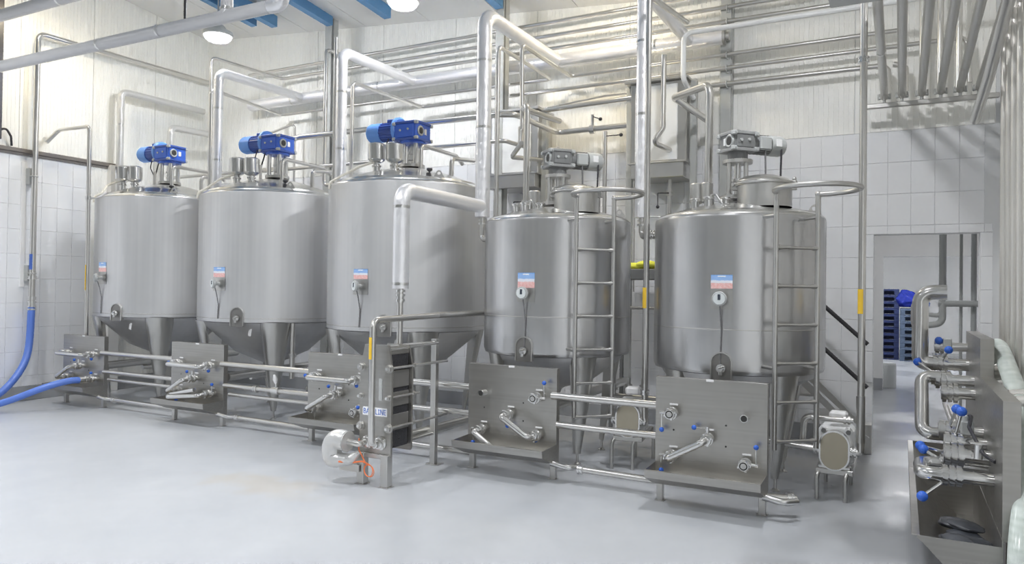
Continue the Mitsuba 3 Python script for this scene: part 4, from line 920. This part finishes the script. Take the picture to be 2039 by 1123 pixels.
# ------------------------------------------------------------------ overhead pipes, upper left
k = insulated('grey jacketed overhead pipe crossing the upper left, banded, ending in a foil elbow', [(-11.0 + .45, 4.50, 4.0), (-4.74, 4.57, 4.0)], .058, 'jacket', bands=[((x, 4.54, 4.0), (1, 0, 0)) for x in (-8.85, -8.0, -7.1, -6.2)])
part(k, 'foil_elbow', tube([(-4.80, 4.57, 4.0), (-4.66, 4.57, 4.0), (-4.66, 4.57, 4.25)], .06, .10, 20), 'foil', smooth=40)
part(k, 'tee_riser', cyl((-5.32, 4.56, 4.0), (-5.32, 4.56, 5.4), .055, 20), 'jacket')
part(k, 'tee_collar', cyl((-5.32, 4.56, 4.05), (-5.32, 4.56, 4.075), .062, 20), 'bright_steel')
part(k, 'hanger', cyl((-5.86, 4.55, 4.0), (-5.86, 4.55, 5.6), .012, 8), 'rail_black')
insulated('grey jacketed overhead pipe cutting the top left corner', [(-10.5, 4.42, 4.51), (-4.4, 4.46, 4.51)], .062, 'jacket', bands=[((-7.62, 4.44, 4.51), (1, 0, 0))])
pipe('overhead_pipe', 'thin steel pipe just behind the foil elbow at the top', [(-5.28, 4.7, 4.05), (-4.95, 4.9, 4.28), (-4.3, 5.3, 4.60)], .02)

# ================================================================== PUMPS ON TROLLEYS
def pump(label, x, y, z, rot_deg, feet, top_pipe=True):
    """rotary lobe pump seen from its front cover; the cover faces -y before turning"""
    k = thing('lobe_pump', label, 'pump', 'pumps on steel trolleys')
    L = lambda m: mv(rot(m, rot_deg), x, y, 0)
    oval = unary_union([Point(0, .045).buffer(.098, 16), Point(0, -.045).buffer(.098, 16), sbox(-.098, -.045, .098, .045)])
    part(k, 'front_cover', L(mv(ext(oval, .03, 'xz', -.03), 0, 0, z)), 'brass_oval', 'oval steel front cover')
    part(k, 'cover_rim', L(mv(ext(oval.buffer(.012).difference(oval.buffer(-.004)), .04, 'xz', -.022), 0, 0, z)), 'bright_steel')
    part(k, 'lobe_case', L(mv(ext(oval.buffer(.006), .085, 'xz', .0), 0, 0, z)), 'satin_steel')
    q = part(k, 'gear_housing', L(box(-.125, .135, .085, .34, z - .13, z + .17, .03)), 'white_paint', 'white gear housing')
    part(q, 'nose', L(aim(lathe([(0, 0), (.12, 0), (.135, .05), (.135, .10), (0, .10)], 28), (0, 1, 0), (0, .07, z + .02))), 'white_paint')
    part(q, 'print', L(box(-.03, .03, .0635, .0655, z + .125, z + .138)), 'red_print', smooth=False)
    for sx in (-.085, .095): part(q, 'plug', L(aim(lathe([(0, 0), (.018, 0), (.018, .014), (0, .014)], 12), (0, -1, 0), (sx, .088, z + .135))), 'grey_paint')
    part(k, 'motor', L(aim(lathe([(0, 0), (.09, 0), (.095, .02), (.095, .20), (.08, .225), (0, .225)], 28), (0, 1, 0), (0, .34, z + .03))), 'white_paint')
    part(k, 'terminal_box', L(box(-.05, .085, .11, .23, z + .215, z + .285, .016)), 'white_plastic')
    for s in (-1, 1):
        part(k, 'port', L(merge(cyl((s * .095, .035, z - .005), (s * .155, .035, z - .005), .028, 14), *rings((0, .035, z - .005), (s * .2, .035, z - .005), [.118, .145], .042, .016))), 'bright_steel')
    if top_pipe:
        part(k, 'bypass_pipe', L(merge(cyl((-.17, .06, z + .235), (.13, .06, z + .235), .021, 12), *rings((-.17, .06, z + .235), (.17, .06, z + .235), [.24, .27, .01], .033, .018))), 'pipe_steel')
    # trolley
    ft = [np.array([a, b, 0.]) for a, b in feet]; zt_ = z - .165
    tf = part(k, 'trolley_frame', L(merge(box(-.135, .135, -.02, .03, zt_ - .02, zt_ + .02, .004), box(-.135, -.10, -.02, .60, zt_ - .02, zt_ + .02, .004), box(.10, .135, -.02, .60, zt_ - .02, zt_ + .02, .004), box(-.135, .135, .56, .61, zt_ - .02, zt_ + .02, .004))), 'satin_steel')
    for s in (-1, 1): part(tf, 'mount_pad', L(box(s * .085 - .035, s * .085 + .035, -.015, .05, zt_ + .02, zt_ + .05, .008)), 'bright_steel')
    for i, f in enumerate(ft):
        hx_ = L(ball(((-.10, .10, .10, -.10)[i], (.01, .01, .57, .57)[i], zt_), .001)).centroid
        part(k, 'leg', tube([hx_, [f[0] * .75 + hx_[0] * .25, f[1] * .75 + hx_[1] * .25, zt_ - .015], [f[0], f[1], zt_ - .06], [f[0], f[1], .0]], .0165, .05, 12), 'satin_steel')
pump('white and steel lobe pump on a four-legged trolley at the right of the rightmost tank', -.455, 6.27, .385, 0, [(-.577, 6.24), (-.372, 6.234), (-.367, 6.85), (-.563, 6.86)])
pump('white and steel lobe pump on a trolley between the fourth and rightmost tanks', -2.175, 6.38, .44, 8, [(-2.307, 6.33), (-2.127, 6.38), (-2.10, 6.92), (-2.28, 6.92)], False)
pump('dirty lobe pump low between the second and middle tanks, mostly behind a panel', -6.17, 6.70, .38, 5, [(-6.27, 6.68), (-6.07, 6.69), (-6.10, 7.3), (-6.30, 7.3)])
# suction and delivery lines of the pumps
kp = pipe('pump_line', 'tall steel pipe with a yellow tag between the fourth and rightmost tanks', [(-2.02, 6.42, .435), (-2.03, 6.42, .47), (-2.035, 6.42, 4.28), (-2.0, 7.6, 4.42)], .0265, .06, clamps=[((-2.035, 6.42, .70), (0, 0, 1))])
part(kp, 'tag', curved((-2.035, 6.42), .027, -75, 30, 1.455, 1.64, .001)[0], 'yellow_tag', 'yellow marking tag', smooth=True)
part(kp, 'stay', cyl((-2.035, 6.42, 2.28), (-1.86, 6.55, 2.28), .007, 8), 'satin_steel')
kp = pipe('pump_line', 'tall steel pipe with a yellow tag between the rightmost tank and the doorway', [(-.31, 6.305, .38), (-.27, 6.30, .38), (-.272, 6.28, 4.85)], .0265, .085, clamps=[((-.273, 6.284, 3.42), (0, 0, 1))])
part(kp, 'thick_run', cyl((-.273, 6.30, .46), (-.272, 6.29, .82), .032, 16), 'satin_steel')
part(kp, 'tag', curved((-.272, 6.285), .027, -80, 25, 1.455, 1.645, .001)[0], 'yellow_tag', 'yellow marking tag', smooth=True)
pipe('pump_line', 'steel suction pipe from under the rightmost tank to its pump', [(-1.25, 6.45, .42), (-.95, 6.32, .40), (-.58, 6.305, .38)], .027, .06)
pipe('pump_line', 'steel elbow line behind the right pump', [(-.62, 6.40, .62), (-.69, 6.40, .60), (-.70, 6.42, .42)], .027, .06)
pipe('pump_line', 'steel pipe rising from a valve and bending back between the second and middle tanks', [(-6.47, 6.60, .50), (-6.47, 6.60, 1.345), (-6.44, 8.2, 1.36)], .031, .09, clamps=[((-6.47, 6.60, .78), (0, 0, 1))])
kv = thing('hand_valve', 'white handled valve on the pipe run between the second panel and the third', 'valve')
part(kv, 'body', merge(cyl((-6.03, 5.87, .475), (-5.93, 5.87, .475), .042, 16), cyl((-5.98, 5.87, .475), (-5.98, 5.87, .56), .014, 10)), 'bright_steel')
part(kv, 'handle', sweep([(-5.98, 5.87, .54), (-5.985, 5.86, .60), (-5.99, 5.85, .65)], [.010, .026, .012], 12), 'white_plastic', 'white handle')
kv = thing('valve_row', 'small valves in a row low on the wall behind the heat exchanger column', 'valves')
part(kv, 'header', cyl((-4.75, 8.2, .62), (-3.2, 8.2, .62), .03, 12), 'pipe_steel')
for x in (-4.45, -4.15, -3.9): 
    q = part(kv, 'valve', merge(cyl((x, 8.2, .62), (x, 8.2, .46), .02, 10), *rings((x, 8.2, .62), (x, 8.2, .4), [.07, .10], .036, .018)), 'bright_steel'); part(q, 'knob', ball((x, 8.12, .52), .024), 'black_rubber')
kv = thing('valve_row', 'small valves in a row behind the ladder of the fourth tank', 'valves')
part(kv, 'header', cyl((-2.75, 7.4, .50), (-2.2, 7.4, .50), .03, 12), 'pipe_steel')
for x in (-2.68, -2.52, -2.36): part(kv, 'valve', merge(cyl((x, 7.4, .50), (x, 7.4, .70), .022, 10), *rings((x, 7.4, .5), (x, 7.4, .8), [.08, .12], .040, .03)), 'bright_steel')

# ------------------------------------------------------------------ stair behind the rightmost tank, table between the tanks
k = thing('stair', 'steel stair with dark handrails coming down behind the rightmost tank', 'stair')
sl = (1.20 - 1.45) / (-.41 + .68)
for z0, nm in ((1.45, 'handrail'), (1.01, 'handrail')):
    part(k, nm, cyl((-1.9, 8.32, z0 - (1.22) * sl), (-.30, 8.32, z0 + .38 * sl), .021, 12), 'rail_black')
for yy in (8.30, 7.75):
    part(k, 'stringer', TM([(x, yy + d, z + h) for x, z in ((-1.9, .68 - 1.15 * sl), (-.26, .68 + .49 * sl)) for d in (0, .02) for h in (-.10, .10)], trimesh.convex.convex_hull(np.array([(x, yy + d, z + h) for x, z in ((0, 2), (2, 0)) for d in (0, .02) for h in (-.10, .10)])).faces) if False else ext(Polygon([(-1.9, .58 - 1.15 * sl), (-.26, .58 + .46 * sl), (-.26, .13 + .12), (-.42, .36), (-1.9, .78 - 1.15 * sl)]), .02, 'xz', yy), 'satin_steel')
for i in range(6):
    xx = -.42 - i * .22; part(k, 'tread', box(xx - .12, xx + .10, 7.77, 8.30, .20 + i * .205 - .012, .20 + i * .205 + .012, .003), 'satin_steel')
part(k, 'foot', box(-.34, -.255, 8.22, 8.40, .0, .30, .006), 'satin_steel')
k = thing('work_table', 'narrow grey steel table standing against the wall between the two right tanks', 'table')
part(k, 'top', box(-3.0, -2.1, 8.0, 8.45, 1.74, 1.86, .006), 'grey_paint')
part(k, 'shelf', box(-2.98, -2.12, 8.02, 8.43, 1.40, 1.43, .004), 'satin_steel')
for x in (-2.97, -2.16):
    for yy in (8.03, 8.38): part(k, 'leg', box(x, x + .04, yy, yy + .04, 0, 1.75, .003), 'grey_paint')
solo('yellow_cloth', 'crumpled yellow cloth lying on the narrow table between the tanks', 'cloth', merge(*[mv(trimesh.creation.icosphere(subdivisions=2, radius=1.0).apply_scale((.13, .10, .045)), -2.62 + dx, 8.2 + dy, 1.895 + dz) for dx, dy, dz in ((0, 0, 0), (.16, .03, -.005), (-.13, .02, .0), (.05, -.06, .02))]), 'yellow_cloth', smooth=60)

# ================================================================== OVERHEAD PIPES AND DUCT, UPPER RIGHT
k = solo('support_bar', 'steel bar on the back wall carrying the ends of the overhead pipes', 'bar', box(-.36, XR + .02, 8.38, 8.43, 3.515, 3.565, .006), 'satin_steel')
GO = 'overhead pipes coming forward from the support bar'
nth = ['first', 'second', 'third', 'fourth', 'fifth', 'sixth']
for i, x in enumerate((-.17, -.01, .165, .33, .495, .655)):
    kp = thing('overhead_pipe', f'grey steel overhead pipe resting on the wall bar, {nth[i]} from the left', 'pipe', GO)
    part(kp, 'run', tube([(x, 8.40, 3.62), (x, 8.34, 3.655), (x, 3.2, 3.86)], .036, .05), 'satin_steel')
    part(kp, 'clamp', merge(cyl((x, 8.40, 3.64), (x, 8.40, 3.56), .016, 10), box(x - .055, x + .055, 8.385, 8.415, 3.605, 3.625, .003), cyl((x - .05, 8.40, 3.60), (x - .05, 8.40, 3.66), .010, 8), cyl((x + .05, 8.40, 3.60), (x + .05, 8.40, 3.66), .010, 8)), 'column_grey')
    if i == 0: part(kp, 'band', cyl((x, 7.10, 3.704), (x, 7.08, 3.705), .040, 16), 'bright_steel')
    if i in (0, 1):
        part(kp, 'bend', tube([(x + .03, 8.45, 3.62), (x + .03, YP, 3.95), (x - .08, YP, 3.985)], .03, .06), 'pipe_steel')
for i, x in enumerate((.17, .325, .485)):
    pipe('drop_pipe', f'bright steel drop pipe behind the overhead pipes, {nth[i]} of three', [(x, 8.47, 5.0), (x, 8.47, 3.66)], .030, group='drop pipes behind the overhead pipes')
pipe('overhead_pipe', 'lower steel pipe ending open under the support bar at the far right', [(.56, 7.6, 3.15), (.60, 6.9, 3.35), (.69, 3.2, 4.30)], .042, 0)
solo('cable_duct', 'grey sheet metal duct at the top edge, right of centre', 'duct', box(-.46, XR + .05, 5.2, 5.62, 3.622, 3.712, .006), 'column_grey', smooth=False)

# ================================================================== MANIFOLD RACK, FAR RIGHT
k = thing('manifold_rack', 'steel manifold rack with folded panels and floor troughs at the right edge', 'manifold rack')
def rack_panel(y0, y1, z0, z1):
    q = part(k, 'panel', merge(box(.47, .478, y0, y1, z0, z1, .001), box(.47, .55, y0, y0 + .008, z0, z1, .002), box(.47, .55, y1 - .008, y1, z0, z1), box(.47, .55, y0, y1, z1 - .008, z1, .002)), 'board_steel', smooth=False)
rack_panel(4.58, 5.85, .33, 1.06); rack_panel(5.852, 7.07, .33, 1.318)
for y0, y1 in ((4.55, 6.28), (6.285, 7.48)):
    prof = [(.469, .345), (.469, .02), (.36, .015), (.115, .275), (.085, .30), (.085, .315)]
    pl = LineString(prof).buffer(.003, cap_style=2, join_style=2)
    m = ext(pl, y1 - y0, 'xz', y0); part(k, 'trough', m, 'board_steel', smooth=25)
    rim = merge(box(.056, .098, y0, y1, .306, .314, .002)); part(k, 'trough_rim', rim, 'board_steel')
    ep = Polygon([(.469, .31), (.469, .02), (.36, .015), (.115, .275), (.085, .30), (.085, .312)])
    part(k, 'trough_end', ext(ep, .005, 'xz', y0), 'board_steel'); part(k, 'trough_end', ext(ep, .005, 'xz', y1 - .005), 'board_steel')
for y in (4.66, 5.8, 7.0):
    part(k, 'leg', box(.50, .55, y, y + .05, 0, .95 if y > 5 else .34, .004), 'satin_steel')
part(k, 'middle_partition', box(.10, .469, 6.27, 6.276, .03, .30), 'board_steel')
def rport(y, z, r, x_end, lev=None, ball_at=None, flange=True, clamp_x=.24):
    q = part(k, 'port', merge(cyl((.472, y, z), (x_end, y, z), r, 20), *rings((.472, y, z), (0, y, z), [.10], r * 1.08, .008)), 'bright_steel')
    if flange: part(q, 'union', merge(*rings((clamp_x, y, z), (0, y, z), [0, .035, .07], r * 1.68, .026), cyl((clamp_x + .02, y, z), (clamp_x - .09, y, z), r * 1.25, 20)), 'bright_steel')
    if lev is not None:
        l0 = np.array([clamp_x - .035, y, z]); l1 = np.array(lev, float); d = (l1 - l0)
        part(q, 'handle', merge(cyl(l0, l0 + d * .3, .016, 10), cyl(l0 + d * .2, l1, .010, 10)), 'bright_steel'); part(q, 'ball_knob', ball(l1, .030, 3), 'ball_blue', 'blue ball knob')
    return q
# the upper (far) panel
rport(6.80, 1.06, .048, .24, lev=(.325, 6.62, 1.185), clamp_x=.31)
rport(6.30, .985, .040, .20, lev=(.115, 6.70, 1.075), clamp_x=.31)
rport(6.22, .90, .042, .28, clamp_x=.35)
rport(6.95, 1.19, .035, .30, lev=(.27, 6.9, 1.24), clamp_x=.33)
# the lower (near) panel
rport(5.62, .72, .040, .22, lev=(.315, 5.46, .885), clamp_x=.31)
rport(5.40, .685, .036, .24, lev=(.335, 5.36, .885), clamp_x=.33)
rport(5.18, .645, .044, .25, lev=(.115, 5.50, .625), clamp_x=.32)
rport(4.98, .56, .036, .22, lev=(.115, 4.92, .435), clamp_x=.30)
rport(5.30, .56, .036, .22, lev=(.13, 5.38, .625), clamp_x=.30)
part(k, 'bend_pipe', tube([(.32, 6.80, 1.63), (.135, 6.80, 1.63), (.135, 6.80, 1.06), (.25, 6.80, 1.06)], .060, .20, 20), 'bright_steel', 'large upright steel bend')
part(k, 'bend_pipe', tube([(.26, 6.28, 1.005), (.135, 6.28, 1.005), (.135, 6.0, .63), (.27, 6.0, .63)], .045, .15, 20), 'bright_steel', 'upright steel bend')
part(k, 'bend_pipe', tube([(.24, 4.98, .56), (.11, 4.98, .56), (.11, 5.30, .56), (.24, 5.30, .56)], .040, .13, 20), 'bright_steel', 'level steel bend over the trough')
part(k, 'bend_pipe', tube([(.20, 7.3, 1.55), (.09, 7.3, 1.55), (.09, 7.3, 1.33), (.18, 7.3, 1.33)], .019, .05, 14), 'bright_steel', 'thin steel bend')
for a, (xx, yy, zz) in enumerate(((.34, 6.3, .62), (.37, 6.25, .60), (.40, 6.2, .58))):
    part(k, 'return_pipe', cyl((xx - .03, yy + .6, zz + .12), (xx + .02, 5.35, zz - .05), .016, 10), 'pipe_steel')
part(k, 'actuator', merge(box(.335, .405, 5.40, 5.48, .73, .82, .008), cyl((.37, 5.44, .82), (.37, 5.44, .85), .03, 14)), 'light_grey_paint')
part(k, 'signal_cable', tube([(.37, 5.44, .84), (.39, 5.40, .86), (.37, 5.3, .80), (.42, 5.0, .70), (.468, 4.9, .68)], .011, .05, 8), 'black_rubber')
part(k, 'valve_cap', merge(cyl((.40, 5.05, .66), (.40, 5.05, .74), .022, 12), cyl((.36, 5.05, .745), (.44, 5.05, .745), .012, 8)), 'bright_steel')
part(k, 'switch_box', box(.30, .36, 6.85, 6.91, 1.18, 1.26, .006), 'light_grey_paint')
kf = solo('upright_pipe', 'upright grey steel pipe with hooked bends standing behind the manifold rack in the doorway', 'pipe', merge(tube([(.40, 8.80 + .6, 3.1), (.40, 9.4, 1.30), (.18, 9.4, 1.26)], .036, .08, 14), cyl((.36, 9.4, 1.52), (.84, 9.4, 1.52), .035, 12), tube([(.40, 9.4, 1.50), (.38, 9.4, 1.38), (.20, 9.4, 1.40)], .024, .05, 10)), 'column_grey')
kf = solo('upright_pipe', 'thinner grey upright pipe right of the hooked one in the doorway', 'pipe', merge(cyl((.58, 9.5, 0), (.58, 9.5, 3.1), .016, 10), cyl((.72, 9.5, 0), (.72, 9.5, 3.1), .03, 12), cyl((.40, 9.5, 1.0), (.58, 9.5, 1.0), .012, 8)) if False else cyl((.58, 9.5, 0), (.58, 9.5, 3.1), .016, 10), 'column_grey')
solo('upright_pipe', 'bluish upright pipe at the right side of the doorway', 'pipe', cyl((.70, 9.5, 0), (.70, 9.5, 3.1), .028, 12), 'light_grey_paint')
# wet dark rags in the near trough
cl = []
for i in range(9):
    m = trimesh.creation.icosphere(subdivisions=2, radius=1.0); v = np.array(m.vertices)
    v *= 1 + .35 * (meshkit.noise(v * 2.2 + i * 7.3, seed=i)[:, None] - .5)
    m = TM(v * np.array([.06 + .025 * rng.random(), .09 + .05 * rng.random(), .028]), m.faces); cl.append(mv(rot(m, rng.uniform(0, 180)), rng.uniform(.27, .40), 4.72 + .075 * i + rng.uniform(-.04, .04), .15 + .07 * rng.random()))
solo('wet_rags', 'heap of wet dark rags in the near trough of the manifold rack', 'rags', merge(*cl), 'grey_cloth', smooth=60)
kh = hose('clear_hose', 'thick milky ribbed hose arching down behind the manifold rack at the right edge', [(.60, 6.7, 1.12), (.62, 6.3, 1.24), (.62, 5.77, 1.13), (.62, 5.25, .98), (.61, 4.85, .72), (.545, 4.50, .42), (.525, 4.38, .2), (.50, 4.1, .06)], .055, 'hose_clear', 20)
NTH = ['first', 'second', 'third', 'fourth', 'fifth', 'sixth', 'seventh', 'eighth', 'ninth']
for i in range(9):
    yy = 7.12 - .31 * i
    kq = pipe('riser_pipe', f'upright steel riser pipe along the right wall, {NTH[i]} one counted from the doorway wall', [(.57, yy, 1.02), (.73, yy, 1.04), (.73, yy, 4.75)], .030, .08, m='riser_steel', group='risers along the right wall')
# ================================================================== SEEN THROUGH THE DOORWAY
def pallet_stack(x0, y0, w, n, m1, label):
    k = thing('pallet_stack', label, 'pallets', 'pallet stacks in the store room')
    for i in range(n):
        z = i * .16
        part(k, 'pallet', merge(box(x0, x0 + w, y0, y0 + .8, z + .11, z + .158, .006), *[box(x0 + a, x0 + a + .11, y0 + b, y0 + b + .12, z, z + .112) for a in (0, w - .11) for b in (0, .34, .68)], box(x0, x0 + w, y0 + .3, y0 + .32, z + .02, z + .11), box(x0, x0 + w, y0, y0 + .10, z, z + .018)), m1, smooth=False)
    return k
pallet_stack(-.50, 20.7, .45, 11, 'pallet_blue', 'tall stack of dark blue plastic pallets at the left of the inner opening')
pallet_stack(-.03, 20.4, .56, 8, 'pallet_grey_blue', 'stack of grey blue plastic pallets in the store room, right of the dark blue ones')
for (x, y, z, s, lab) in ((.12, 20.8, 1.50, (.24, .30, .24), 'large blue plastic sack on the grey blue pallets'), (.42, 20.75, 1.40, (.20, .28, .14), 'dark sack at the right end of the grey blue pallets')):
    m = trimesh.creation.icosphere(subdivisions=3, radius=1.0); v = np.array(m.vertices); v = v * (1 + .5 * (meshkit.fbm(v * 2.4 + x * 9, 3)[:, None] - .5)) * np.array(s); v[:, 2] = np.maximum(v[:, 2], -s[2] * .75)
    solo('plastic_sack', lab, 'sack', mv(TM(v, m.faces), x, y, z), 'sack_blue' if 'dark sack' not in lab else 'navy_paint', smooth=40)
solo('small_drum', 'small pale drum on the floor just inside the inner opening', 'drum', lathe([(0, 0), (.14, 0), (.15, .02), (.15, .40), (.13, .43), (0, .43)], 28, (-.22, 14.4, 0)), 'light_grey_paint')
